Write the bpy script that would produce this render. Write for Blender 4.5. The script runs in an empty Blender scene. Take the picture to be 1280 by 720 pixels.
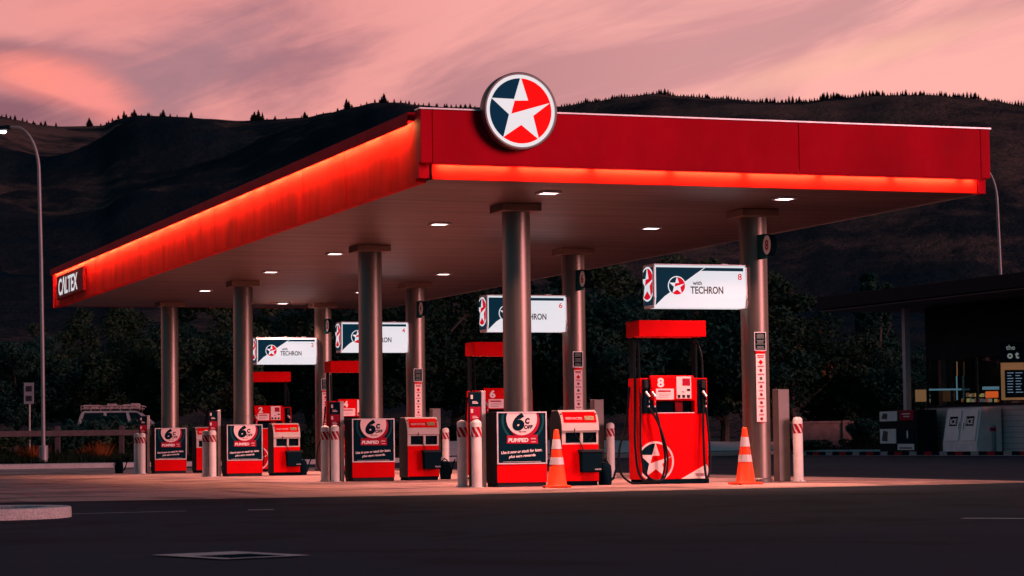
import bpy, bmesh, math, random
from mathutils import Vector, Matrix, noise
R = math.radians
rnd = random.Random(7)
scene = bpy.context.scene
COL = scene.collection

# ------------------------------------------------------------------ camera frame (metres; x along an island, y down the canopy)
CP = Vector((-12.51127, -34.66913, 0.67119))
CR = Vector((0.94144361, -0.33694806, -0.01224452))
CU = Vector((-0.00966547, -0.0632706, 0.9979496))
CW = Vector((0.3370319, 0.93939493, 0.06282247))
F = 3060.0
def P(px, py, D): return CP + D*(CW + (px-640)/F*CR - (py-360)/F*CU)
def G(px, D, z=0.0):
    a = (px-640)/F
    b = (CP.z + D*(CW.z + a*CR.z) - z)/(D*CU.z)
    return CP + D*(CW + a*CR - b*CU)

# ------------------------------------------------------------------ mesh builder
class MB:
    def __init__(s): s.v=[]; s.f=[]; s.m=[]; s.k=0
    def mat(s,k): s.k=k; return s
    def add(s, vs, fs):
        b=len(s.v); s.v+= [tuple(v) for v in vs]
        for f in fs: s.f.append([b+i for i in f]); s.m.append(s.k)
        return s
    def box(s,x0,x1,y0,y1,z0,z1,rot=0,piv=None):
        vs=[(x,y,z) for z in (z0,z1) for y in (y0,y1) for x in (x0,x1)]
        if rot:
            px,py = piv if piv else ((x0+x1)/2,(y0+y1)/2); c,n=math.cos(rot),math.sin(rot)
            vs=[(px+(x-px)*c-(y-py)*n, py+(x-px)*n+(y-py)*c, z) for x,y,z in vs]
        return s.add(vs,[(0,2,3,1),(4,5,7,6),(0,1,5,4),(2,6,7,3),(0,4,6,2),(1,3,7,5)])
    def prism(s, poly, a, b, axis='y'):
        # poly: 2-D points; extruded from a to b along axis. axis y: (x,z); axis x: (y,z); axis z: (x,y)
        def pt(p,t): return {'y':(p[0],t,p[1]),'x':(t,p[0],p[1]),'z':(p[0],p[1],t)}[axis]
        ar=sum(poly[i][0]*poly[(i+1)%len(poly)][1]-poly[(i+1)%len(poly)][0]*poly[i][1] for i in range(len(poly)))
        if (ar<0): poly=poly[::-1]
        n=len(poly); vs=[pt(p,a) for p in poly]+[pt(p,b) for p in poly]
        flip = (axis=='y') ^ (b<a)
        caps=[list(range(n))[::-1], [n+i for i in range(n)]]
        sides=[(i,(i+1)%n,n+(i+1)%n,n+i) for i in range(n)]
        fs=caps+sides
        if flip: fs=[list(f)[::-1] for f in fs]
        return s.add(vs,fs)
    def lathe(s, prof, cx=0, cy=0, n=32, cz=0, ang=None):
        vs=[];fs=[]
        for (r,z) in prof:
            for i in range(n):
                t=2*math.pi*i/n; vs.append((cx+r*math.cos(t),cy+r*math.sin(t),cz+z))
        for j in range(len(prof)-1):
            for i in range(n):
                fs.append((j*n+i,j*n+(i+1)%n,(j+1)*n+(i+1)%n,(j+1)*n+i))
        fs.append(list(range(n))[::-1]); fs.append([(len(prof)-1)*n+i for i in range(n)])
        return s.add(vs,fs)
    def tube(s, pts, r, n=8, r2=None):
        pts=[Vector(p) for p in pts]; vs=[];fs=[]; N=len(pts)
        up=Vector((0.13,0.21,1)).normalized()
        for k,p in enumerate(pts):
            t=(pts[min(k+1,N-1)]-pts[max(k-1,0)]).normalized()
            a=t.cross(up)
            if a.length<1e-3: a=t.cross(Vector((1,0,0)))
            a.normalize(); b=t.cross(a); up=-b if k else up
            up = a.cross(t) if True else up
            rr = r if r2 is None else r+(r2-r)*k/(N-1)
            for i in range(n):
                th=2*math.pi*i/n; vs.append(p+a*rr*math.cos(th)+b*rr*math.sin(th))
        for j in range(N-1):
            for i in range(n): fs.append((j*n+i,j*n+(i+1)%n,(j+1)*n+(i+1)%n,(j+1)*n+i))
        fs.append(list(range(n))[::-1]); fs.append([(N-1)*n+i for i in range(n)])
        return s.add(vs,fs)
    def build(s,name,mats,parent=None,bevel=0,smooth=False,loc=None):
        me=bpy.data.meshes.new(name); me.from_pydata(s.v,[],s.f)
        if not isinstance(mats,(list,tuple)): mats=[mats]
        for m in mats: me.materials.append(m)
        me.polygons.foreach_set('material_index',s.m)
        bm=bmesh.new(); bm.from_mesh(me); bmesh.ops.recalc_face_normals(bm,faces=bm.faces) if len(bm.faces)<3000 else None
        bm.to_mesh(me); bm.free()
        if smooth: me.shade_smooth()
        o=bpy.data.objects.new(name,me); COL.objects.link(o)
        if parent: o.parent=parent
        if loc is not None: o.location=loc
        if bevel:
            b=o.modifiers.new('bevel','BEVEL'); b.width=bevel; b.segments=2; b.limit_method='ANGLE'; b.angle_limit=R(40)
        if smooth: smooth_edges(me)
        return o
def smooth_edges(me, deg=38):
    bm=bmesh.new(); bm.from_mesh(me)
    for e in bm.edges:
        if len(e.link_faces)==2 and e.calc_face_angle(0)>R(deg): e.smooth=False
    bm.to_mesh(me); bm.free()

def tag(o,label=None,cat=None,group=None,kind=None):
    if label: o['label']=label
    if cat: o['category']=cat
    if group: o['group']=group
    if kind: o['kind']=kind
    return o
def thing(name,label,cat,loc=(0,0,0),rz=0,group=None):
    o=bpy.data.objects.new(name,None); COL.objects.link(o); o.empty_display_size=.2
    o.location=loc; o.rotation_euler=(0,0,rz)
    return tag(o,label,cat,group)
def dup(o,loc=None,label=None,parent=None):
    c=o.copy(); COL.objects.link(c)
    if parent: c.parent=parent
    if loc is not None: c.location=loc
    if label: c['label']=label
    for ch in list(o.children): dup(ch,parent=c)
    return c

# ------------------------------------------------------------------ materials
def nt(name):
    m=bpy.data.materials.new(name); m.use_nodes=True; t=m.node_tree
    return m,t,t.nodes['Principled BSDF']
def N(t,typ,**kw):
    n=t.nodes.new(typ)
    for k,v in kw.items():
        if k in n.inputs: n.inputs[k].default_value=v
        else: setattr(n,k,v)
    return n
def paint(name,col,rough=.4,metal=0,var=.12,scale=3.0,bump=0,bscale=40,coat=0,spec=.5,streak=None):
    """painted / plastic / metal surface with uneven tone, roughness and a little wear"""
    m,t,b=nt(name); L=t.links.new
    tc=N(t,'ShaderNodeTexCoord'); no=N(t,'ShaderNodeTexNoise',Scale=scale,Detail=6.0,Roughness=.6)
    if streak:
        mq=N(t,'ShaderNodeMapping'); mq.inputs['Scale'].default_value=streak; L(tc.outputs['Object'],mq.inputs[0]); L(mq.outputs[0],no.inputs['Vector'])
    else: L(tc.outputs['Object'],no.inputs['Vector'])
    mr=N(t,'ShaderNodeMapRange'); mr.inputs[1].default_value=.3; mr.inputs[2].default_value=.7
    mr.inputs[3].default_value=1-var; mr.inputs[4].default_value=1+var
    L(no.outputs['Fac'],mr.inputs[0])
    mx=N(t,'ShaderNodeVectorMath',operation='SCALE'); mx.inputs[0].default_value=col[:3]
    L(mr.outputs[0],mx.inputs['Scale']); L(mx.outputs[0],b.inputs['Base Color'])
    r2=N(t,'ShaderNodeMapRange'); r2.inputs[3].default_value=max(.03,rough-.08); r2.inputs[4].default_value=min(1,rough+.12)
    no2=N(t,'ShaderNodeTexNoise',Scale=scale*4,Detail=4.0); L(tc.outputs['Object'],no2.inputs['Vector']); L(no2.outputs['Fac'],r2.inputs[0]); L(r2.outputs[0],b.inputs['Roughness'])
    b.inputs['Metallic'].default_value=metal; b.inputs['Coat Weight'].default_value=coat; b.inputs['Specular IOR Level'].default_value=spec
    if bump:
        bp=N(t,'ShaderNodeBump',Strength=bump,Distance=.01); n3=N(t,'ShaderNodeTexNoise',Scale=bscale,Detail=5.0)
        L(tc.outputs['Object'],n3.inputs['Vector']); L(n3.outputs['Fac'],bp.inputs['Height']); L(bp.outputs[0],b.inputs['Normal'])
    return m
def lamp(name,col,s):
    m,t,b=nt(name); b.inputs['Base Color'].default_value=(*[c*.35 for c in col],1); b.inputs['Specular IOR Level'].default_value=.03; b.inputs['Emission Color'].default_value=(*col,1); b.inputs['Emission Strength'].default_value=s
    b.inputs['Roughness'].default_value=.45
    return m
M={}
M['red']=paint('red enamel',(.60,.0015,.004),.5,var=.08,spec=.03)
M['redfascia']=paint('red fascia sheet',(.60,.001,.014),.6,var=.2,scale=1.0,streak=(.9,.9,.35),spec=.05)
M['redface']=paint('red fascia washed sheet',(.66,.011,.008),.6,var=.25,scale=1.0,streak=(1,2.2,.5),spec=.02)
M['darkred']=paint('dark red panel',(.32,.003,.012),.55,spec=.1)
M['white']=paint('white enamel',(.78,.76,.74),.4,var=.06)
M['hood']=paint('satin grey hood',(.46,.42,.40),.4,var=.08)
M['cream']=paint('weathered white plastic',(.7,.68,.65),.55,var=.1,scale=6)
M['black']=paint('black plastic',(.003,.012,.018),.6,spec=0)
M['rubber']=paint('black rubber hose',(.005,.009,.012),.4,spec=.12)
M['charcoal']=paint('charcoal powder coat',(.024,.028,.034),.6,spec=.03)
M['grey']=paint('mid grey powder coat',(.22,.22,.23),.45)
M['navy']=paint('navy vinyl',(.0012,.016,.027),.7,spec=.02)
M['teal']=paint('teal print',(.006,.065,.075),.6,spec=.05)
M['steel']=paint('brushed stainless steel',(.50,.47,.44),.36,metal=1,var=.06,scale=2)
M['steelpost']=paint('dull galvanised steel',(.16,.145,.135),.45,metal=.8,var=.12,scale=3)
M['alu']=paint('aluminium trim',(.6,.6,.6),.4,metal=.8)
M['orange']=paint('orange cone plastic',(.85,.06,.008),.45,var=.06,spec=.3)
M['reflect']=paint('reflective white band',(.6,.58,.58),.3)
M['pink']=paint('pale poster print',(.78,.62,.62),.5,var=.03)
M['crimson']=paint('crimson poster print',(.34,.006,.03),.6,spec=.1)
M['postertext']=paint('white poster print',(.8,.78,.78),.5,var=.02)
M['wood']=paint('weathered timber rail',(.07,.045,.045),.8,var=.3,scale=5,bump=.4)
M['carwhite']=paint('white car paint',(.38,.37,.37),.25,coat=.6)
M['glass']=paint('dark glass',(.003,.008,.011),.08,var=.02,spec=.3)
M['roofing']=paint('dark roof fascia',(.003,.011,.015),.6,spec=.05)
M['shopsoffit']=paint('shop soffit boards',(.16,.10,.11),.7,spec=.2)
M['brick']=paint('reddish block wall',(.24,.13,.115),.85,var=.3,scale=4,bump=.5)
M['galv']=paint('galvanised lamp post',(.26,.25,.25),.5,metal=.5)
M['shellwhite']=paint('aged freezer enamel',(.8,.68,.68),.45,var=.12)
M['interior']=lamp('glowing shop interior',(1.0,.50,.22),.13)  # glow put into the surface in place of shop lamplight
M['interiorblue']=lamp('lit shop display',(.2,.45,.6),.25)
M['interiororange']=lamp('orange glowing shelf',(1.0,.16,.03),.45)
M['boardglow']=lamp('lit menu lettering',(.35,.55,.75),.35)
M['signdim']=lamp('lit shop sign letters',(.5,.6,.55),.25)
M['down']=lamp('downlight lens',(1,.72,.70),6)
M['led']=lamp('fascia lamp module',(1,.38,.13),235)
M['ledfront']=lamp('front fascia lamp module',(1,.85,.34),130)
M['farlamp']=lamp('street lamp lens',(1,.8,.78),14)
M['litwhite']=lamp('backlit white acrylic',(.80,.86,.92),.80)
M['litnavy']=lamp('backlit navy acrylic',(.002,.026,.048),.75)
M['litred']=lamp('backlit red acrylic',(.72,.004,.02),.8)
M['roundwhite']=lamp('round sign white acrylic',(.86,.86,.88),.8)
M['roundnavy']=lamp('round sign navy acrylic',(.001,.026,.058),.75)
M['roundred']=lamp('round sign red acrylic',(.95,.004,.004),.95)
M['inkgrey']=paint('dark grey lettering',(.03,.03,.035),.5)

M['cap']=paint('dull cap cladding',(.20,.15,.125),.6,spec=.1)
# brushed steel: vertical streaks
def brushed():
    m,t,b=nt('brushed column cladding'); L=t.links.new
    tc=N(t,'ShaderNodeTexCoord'); mp=N(t,'ShaderNodeMapping'); mp.inputs['Scale'].default_value=(26,26,.6)
    no=N(t,'ShaderNodeTexNoise',Scale=1.0,Detail=5.0); L(tc.outputs['Object'],mp.inputs[0]); L(mp.outputs[0],no.inputs['Vector'])
    cr=N(t,'ShaderNodeMapRange'); cr.inputs[3].default_value=.27; cr.inputs[4].default_value=.45
    L(no.outputs['Fac'],cr.inputs[0]); L(cr.outputs[0],b.inputs['Roughness'])
    c2=N(t,'ShaderNodeMixRGB'); c2.inputs[1].default_value=(.18,.145,.12,1); c2.inputs[2].default_value=(.29,.235,.20,1)
    L(no.outputs['Fac'],c2.inputs[0]); L(c2.outputs[0],b.inputs['Base Color'])
    b.inputs['Metallic'].default_value=.93; b.inputs['Anisotropic'].default_value=.3
    return m
M['column']=brushed()
def soffit():
    m,t,b=nt('slatted metal soffit'); L=t.links.new
    tc=N(t,'ShaderNodeTexCoord'); sp=N(t,'ShaderNodeSeparateXYZ'); L(tc.outputs['Object'],sp.inputs[0])
    def saw(scale,w):
        mu=N(t,'ShaderNodeMath',operation='MULTIPLY'); mu.inputs[1].default_value=scale; L(sp.outputs['Y'],mu.inputs[0])
        fr=N(t,'ShaderNodeMath',operation='FRACT'); L(mu.outputs[0],fr.inputs[0])
        gt=N(t,'ShaderNodeMath',operation='GREATER_THAN'); gt.inputs[1].default_value=w; L(fr.outputs[0],gt.inputs[0])
        fl=N(t,'ShaderNodeMath',operation='FLOOR'); L(mu.outputs[0],fl.inputs[0]); return gt,fl
    g,fl=saw(1/.3,.88)
    wn=N(t,'ShaderNodeTexWhiteNoise',noise_dimensions='1D'); L(fl.outputs[0],wn.inputs['W'])
    mr=N(t,'ShaderNodeMapRange'); mr.inputs[3].default_value=.7; mr.inputs[4].default_value=1.25; L(wn.outputs['Value'],mr.inputs[0])
    sub=N(t,'ShaderNodeMath',operation='MULTIPLY_ADD'); sub.inputs[1].default_value=-.85; L(g.outputs[0],sub.inputs[0]); L(mr.outputs[0],sub.inputs[2])
    sc=N(t,'ShaderNodeVectorMath',operation='SCALE'); sc.inputs[0].default_value=(.075,.045,.038); L(sub.outputs[0],sc.inputs['Scale']); L(sc.outputs[0],b.inputs['Base Color'])
    mp=N(t,'ShaderNodeMapping'); mp.inputs['Scale'].default_value=(.35,7,1); no=N(t,'ShaderNodeTexNoise',Scale=1.0,Detail=4.0); L(tc.outputs['Object'],mp.inputs[0]); L(mp.outputs[0],no.inputs['Vector'])
    r=N(t,'ShaderNodeMapRange'); r.inputs[3].default_value=.3; r.inputs[4].default_value=.6; L(no.outputs['Fac'],r.inputs[0]); L(r.outputs[0],b.inputs['Roughness'])
    bp=N(t,'ShaderNodeBump',Strength=.5,Distance=.01); L(g.outputs[0],bp.inputs['Height']); bp.invert=True; L(bp.outputs[0],b.inputs['Normal'])
    return m
M['soffit']=soffit()
def ground(name,c1,c2,sc=.35,fine=60,rough=.85,bump=.6,joints=None,patch=None):
    m,t,b=nt(name); L=t.links.new
    tc=N(t,'ShaderNodeTexCoord'); geo=tc.outputs['Object']
    n1=N(t,'ShaderNodeTexNoise',Scale=sc,Detail=8.0,Roughness=.65); L(geo,n1.inputs['Vector'])
    n2=N(t,'ShaderNodeTexNoise',Scale=fine,Detail=3.0,Roughness=.7); L(geo,n2.inputs['Vector'])
    mr=N(t,'ShaderNodeMapRange'); mr.inputs[1].default_value=.32; mr.inputs[2].default_value=.68; L(n1.outputs['Fac'],mr.inputs[0])
    mx=N(t,'ShaderNodeMixRGB'); mx.inputs[1].default_value=(*c1,1); mx.inputs[2].default_value=(*c2,1); L(mr.outputs[0],mx.inputs[0])
    m2=N(t,'ShaderNodeMapRange'); m2.inputs[1].default_value=.25; m2.inputs[2].default_value=.75; m2.inputs[3].default_value=.55; m2.inputs[4].default_value=1.5; L(n2.outputs['Fac'],m2.inputs[0])
    s=N(t,'ShaderNodeVectorMath',operation='SCALE'); L(mx.outputs[0],s.inputs[0]); L(m2.outputs[0],s.inputs['Scale'])
    out=s.outputs[0]
    if patch:   # stains with a shape of their own
        n3=N(t,'ShaderNodeTexNoise',Scale=patch,Detail=5.0,Distortion=1.2); L(geo,n3.inputs['Vector'])
        m3=N(t,'ShaderNodeMapRange'); m3.inputs[1].default_value=.52; m3.inputs[2].default_value=.62; m3.inputs[3].default_value=1; m3.inputs[4].default_value=.5; L(n3.outputs['Fac'],m3.inputs[0])
        s3=N(t,'ShaderNodeVectorMath',operation='SCALE'); L(out,s3.inputs[0]); L(m3.outputs[0],s3.inputs['Scale']); out=s3.outputs[0]
    if joints:
        mpz=N(t,'ShaderNodeMapping'); mpz.inputs['Scale'].default_value=(2.2,.12,1); L(geo,mpz.inputs[0]); nz_=N(t,'ShaderNodeTexNoise',Scale=1.0,Detail=4.0,Distortion=.4); L(mpz.outputs[0],nz_.inputs['Vector'])
        mz=N(t,'ShaderNodeMapRange'); mz.inputs[1].default_value=.56; mz.inputs[2].default_value=.70; mz.inputs[3].default_value=1; mz.inputs[4].default_value=.55; L(nz_.outputs['Fac'],mz.inputs[0])
        vo=N(t,'ShaderNodeTexVoronoi',Scale=.9,Randomness=1.0); L(geo,vo.inputs['Vector']); mv=N(t,'ShaderNodeMapRange'); mv.inputs[1].default_value=.06; mv.inputs[2].default_value=.22; mv.inputs[3].default_value=.45; mv.inputs[4].default_value=1; L(vo.outputs['Distance'],mv.inputs[0])
        mm_=N(t,'ShaderNodeMath',operation='MULTIPLY'); L(mz.outputs[0],mm_.inputs[0]); L(mv.outputs[0],mm_.inputs[1])
        s4=N(t,'ShaderNodeVectorMath',operation='SCALE'); L(out,s4.inputs[0]); L(mm_.outputs[0],s4.inputs['Scale']); out=s4.outputs[0]
        sp=N(t,'ShaderNodeSeparateXYZ'); L(geo,sp.inputs[0]); acc=None
        for ax,st in (('X',joints),('Y',joints*1.3)):
            mu=N(t,'ShaderNodeMath',operation='MULTIPLY'); mu.inputs[1].default_value=1/st; L(sp.outputs[ax],mu.inputs[0])
            fr=N(t,'ShaderNodeMath',operation='FRACT'); L(mu.outputs[0],fr.inputs[0])
            lt=N(t,'ShaderNodeMath',operation='LESS_THAN'); lt.inputs[1].default_value=.022/st*1.0; L(fr.outputs[0],lt.inputs[0])
            if acc is None: acc=lt
            else:
                a=N(t,'ShaderNodeMath',operation='MAXIMUM'); L(acc.outputs[0],a.inputs[0]); L(lt.outputs[0],a.inputs[1]); acc=a
        mj=N(t,'ShaderNodeMixRGB'); mj.inputs[2].default_value=(.03,.028,.028,1); L(acc.outputs[0],mj.inputs[0]); L(out,mj.inputs[1]); out=mj.outputs[0]
    L(out,b.inputs['Base Color'])
    b.inputs['Roughness'].default_value=rough; b.inputs['Specular IOR Level'].default_value=.06
    bp=N(t,'ShaderNodeBump',Strength=bump,Distance=.01); L(n2.outputs['Fac'],bp.inputs['Height']); L(bp.outputs[0],b.inputs['Normal'])
    return m
M['asphalt']=ground('worn asphalt',(.005,.0165,.028),(.0125,.026,.040),sc=.22,fine=90,rough=.8,patch=.5)
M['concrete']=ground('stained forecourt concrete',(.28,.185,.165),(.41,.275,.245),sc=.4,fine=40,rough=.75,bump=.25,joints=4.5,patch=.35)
M['kerb']=ground('kerb concrete',(.36,.32,.31),(.48,.44,.42),sc=2,fine=50,rough=.85,bump=.4)
M['mulch']=ground('bark mulch',(.02,.018,.016),(.05,.035,.028),sc=3,fine=30,rough=.95,bump=1)
M['verge']=ground('dark verge grass',(.006,.012,.011),(.015,.020,.014),sc=.5,fine=8,rough=.95,bump=1)
M['line']=ground('worn white line',(.3,.29,.29),(.5,.48,.48),sc=5,fine=60,rough=.8,bump=.3)
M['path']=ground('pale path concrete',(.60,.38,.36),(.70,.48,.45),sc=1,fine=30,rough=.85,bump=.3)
def hillmat():
    m,t,b=nt('dry grass and scrub hillside'); L=t.links.new
    tc=N(t,'ShaderNodeTexCoord'); geo=tc.outputs['Object']
    n1=N(t,'ShaderNodeTexNoise',Scale=.0045,Detail=9.0,Roughness=.62,Distortion=.6); L(geo,n1.inputs['Vector'])
    n2=N(t,'ShaderNodeTexNoise',Scale=.05,Detail=8.0,Roughness=.75); L(geo,n2.inputs['Vector'])
    mp=N(t,'ShaderNodeMapping'); mp.inputs['Scale'].default_value=(.004,.004,.05); mp.inputs['Rotation'].default_value=(0,.06,0)
    n3=N(t,'ShaderNodeTexNoise',Scale=1.0,Detail=6.0,Roughness=.6,Distortion=1.0); L(geo,mp.inputs[0]); L(mp.outputs[0],n3.inputs['Vector'])
    bpn=N(t,'ShaderNodeBump',Strength=1.0,Distance=14.0); n4=N(t,'ShaderNodeTexNoise',Scale=.022,Detail=9.0,Roughness=.7); L(geo,n4.inputs['Vector']); L(n4.outputs['Fac'],bpn.inputs['Height']); L(bpn.outputs[0],b.inputs['Normal'])
    r1=N(t,'ShaderNodeValToRGB'); e=r1.color_ramp.elements
    e[0].position=.34; e[0].color=(.005,.020,.030,1); e[1].position=.64; e[1].color=(.118,.082,.070,1)
    x=r1.color_ramp.elements.new(.52); x.color=(.021,.028,.033,1)
    a=N(t,'ShaderNodeMath',operation='MULTIPLY_ADD'); a.inputs[1].default_value=.45; L(n2.outputs['Fac'],a.inputs[0]); 
    a2=N(t,'ShaderNodeMath',operation='MULTIPLY_ADD'); a2.inputs[1].default_value=.35; L(n3.outputs['Fac'],a2.inputs[0])
    a3=N(t,'ShaderNodeMath',operation='MULTIPLY'); a3.inputs[1].default_value=.95; L(n1.outputs['Fac'],a3.inputs[0])
    L(a3.outputs[0],a2.inputs[2]); L(a2.outputs[0],a.inputs[2])
    s=N(t,'ShaderNodeMath',operation='SUBTRACT'); s.inputs[1].default_value=.36; L(a.outputs[0],s.inputs[0])
    L(s.outputs[0],r1.inputs[0]); L(r1.outputs[0],b.inputs['Base Color']); b.inputs['Roughness'].default_value=1; b.inputs['Specular IOR Level'].default_value=0
    return m
M['hill']=hillmat()
M['track']=ground('bare hillside track',(.09,.055,.05),(.16,.09,.085),sc=.02,fine=.4,rough=1)
def leafmat(name,dark,light,autumn,amount):
    m,t,b=nt(name); L=t.links.new
    tc=N(t,'ShaderNodeTexCoord'); oi=N(t,'ShaderNodeObjectInfo')
    ad=N(t,'ShaderNodeVectorMath',operation='ADD'); cm=N(t,'ShaderNodeVectorMath',operation='SCALE'); cm.inputs['Scale'].default_value=1.0
    cb=N(t,'ShaderNodeCombineXYZ'); mu=N(t,'ShaderNodeMath',operation='MULTIPLY'); mu.inputs[1].default_value=40.0; L(oi.outputs['Random'],mu.inputs[0]); L(mu.outputs[0],cb.inputs[0])
    L(tc.outputs['Object'],ad.inputs[0]); L(cb.outputs[0],ad.inputs[1])
    n1=N(t,'ShaderNodeTexNoise',Scale=.7,Detail=6.0,Roughness=.8); L(ad.outputs[0],n1.inputs['Vector'])
    mr=N(t,'ShaderNodeMapRange'); mr.inputs[1].default_value=.35; mr.inputs[2].default_value=.7; L(n1.outputs['Fac'],mr.inputs[0])
    mx=N(t,'ShaderNodeMixRGB'); mx.inputs[1].default_value=(*dark,1); mx.inputs[2].default_value=(*light,1); L(mr.outputs[0],mx.inputs[0])
    n2=N(t,'ShaderNodeTexNoise',Scale=.33,Detail=3.0); L(ad.outputs[0],n2.inputs['Vector'])
    m2=N(t,'ShaderNodeMapRange'); m2.inputs[1].default_value=.70-amount; m2.inputs[2].default_value=.76-amount; L(n2.outputs['Fac'],m2.inputs[0])
    m3=N(t,'ShaderNodeMixRGB'); m3.inputs[2].default_value=(*autumn,1); L(m2.outputs[0],m3.inputs[0]); L(mx.outputs[0],m3.inputs[1])
    L(m3.outputs[0],b.inputs['Base Color']); b.inputs['Roughness'].default_value=.9; b.inputs['Specular IOR Level'].default_value=0.02
    return m
M['leaf']=leafmat('broad leaves',(.004,.032,.030),(.068,.090,.040),(.09,.045,.014),.02)
M['leaf2']=leafmat('dark leaves',(.003,.032,.034),(.034,.072,.044),(.04,.03,.01),-.04)
M['leaf3']=leafmat('turning leaves',(.005,.026,.022),(.026,.044,.024),(.16,.06,.012),.09)
M['conifer']=leafmat('conifer needles',(.008,.013,.012),(.015,.02,.016),(.015,.02,.016),.0)
M['bark']=paint('bark',(.05,.038,.03),.9,var=.3,scale=6)
M['grass']=leafmat('verge blades',(.005,.014,.010),(.018,.026,.012),(.20,.05,.012),.03)
def whitesiding():
    m,t,b=nt('pale lapped siding'); L=t.links.new
    tc=N(t,'ShaderNodeTexCoord'); sp=N(t,'ShaderNodeSeparateXYZ'); L(tc.outputs['Object'],sp.inputs[0])
    mu=N(t,'ShaderNodeMath',operation='MULTIPLY'); mu.inputs[1].default_value=1/.2; L(sp.outputs['Z'],mu.inputs[0])
    fr=N(t,'ShaderNodeMath',operation='FRACT'); L(mu.outputs[0],fr.inputs[0])
    cr=N(t,'ShaderNodeValToRGB'); cr.color_ramp.elements[0].position=.0; cr.color_ramp.elements[0].color=(.12,.1,.1,1); cr.color_ramp.elements[1].position=.14; cr.color_ramp.elements[1].color=(.5,.45,.44,1)
    L(fr.outputs[0],cr.inputs[0]); L(cr.outputs[0],b.inputs['Base Color'])
    bp=N(t,'ShaderNodeBump',Strength=.8,Distance=.02); L(fr.outputs[0],bp.inputs['Height']); L(bp.outputs[0],b.inputs['Normal']); b.inputs['Roughness'].default_value=.7
    return m
M['siding']=whitesiding()
m_,t_,b_=nt('clear shop glass'); g_=N(t_,'ShaderNodeBsdfGlossy'); g_.inputs['Roughness'].default_value=.04; g_.inputs['Color'].default_value=(.8,.8,.8,1); tr_=N(t_,'ShaderNodeBsdfTransparent'); mx_=N(t_,'ShaderNodeMixShader'); mx_.inputs[0].default_value=.12
t_.links.new(tr_.outputs[0],mx_.inputs[1]); t_.links.new(g_.outputs[0],mx_.inputs[2]); t_.links.new(mx_.outputs[0],t_.nodes['Material Output'].inputs[0]); M['pane']=m_

# ------------------------------------------------------------------ lettering and the star emblem
def text_mesh(txt,size,bold=0.0,shear=0.0,align='CENTER',space=1.0,depth=.002,xs=1.0):
    cu=bpy.data.curves.new('lettering','FONT'); cu.body=txt; cu.size=size; cu.offset=bold; cu.shear=shear
    cu.align_x=align; cu.align_y='BOTTOM_BASELINE' if False else 'BOTTOM'; cu.space_character=space; cu.extrude=depth; cu.resolution_u=4
    o=bpy.data.objects.new('tmp',cu); COL.objects.link(o)
    dg=bpy.context.evaluated_depsgraph_get(); me=bpy.data.meshes.new_from_object(o.evaluated_get(dg))
    bpy.data.objects.remove(o); bpy.data.curves.remove(cu)
    vs=[v.co.copy() for v in me.vertices]; fs=[list(p.vertices) for p in me.polygons]; bpy.data.meshes.remove(me)
    x0=min(v.x for v in vs);x1=max(v.x for v in vs);y0=min(v.y for v in vs);y1=max(v.y for v in vs)
    return vs,fs,(x0,x1,y0,y1)
def put_text(mb,txt,cx,z0,h,y,bold=.0,shear=0,xs=1.0,rot=0,width=None,align='C',face='-y'):
    """lettering in the local x-z plane facing -y, centred at cx, cap height h, bottom at z0"""
    vs,fs,(x0,x1,y0,y1)=text_mesh(txt,1.0,bold,shear)
    s=h/(y1-y0); sx=s*xs if width is None else width/(x1-x0)
    mid=(x0+x1)/2 if align=='C' else x0
    out=[]
    c,n=math.cos(rot),math.sin(rot)
    for v in vs:
        X=(v.x-mid)*sx; Z=(v.y-y0)*s; X,Z=X*c-Z*n,X*n+Z*c
        if face=='-y': out.append((cx+X, y-v.z*.8, z0+Z))
        else: out.append((y-v.z*.8, cx-X, z0+Z))       # faces -x, reads towards -y
    mb.add(out,fs)
def clip(poly,f):
    out=[]
    for i in range(len(poly)):
        a,b=poly[i],poly[(i+1)%len(poly)]; fa,fb=f(a),f(b)
        if fa>=0: out.append(a)
        if (fa>=0)!=(fb>=0):
            t=fa/(fa-fb); out.append((a[0]+(b[0]-a[0])*t,a[1]+(b[1]-a[1])*t))
    return out
def nz(x,y): return ((x-393)/235.0,(377-y)/235.0)
STAR=[nz(395,130),nz(450,300),nz(615,315),nz(487,410),nz(530,580),nz(395,478),nz(258,570),nz(303,405),nz(170,290),nz(343,293)]
NOTCH=[nz(347,305),nz(455,300),nz(622,311),nz(320,400)]
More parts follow.
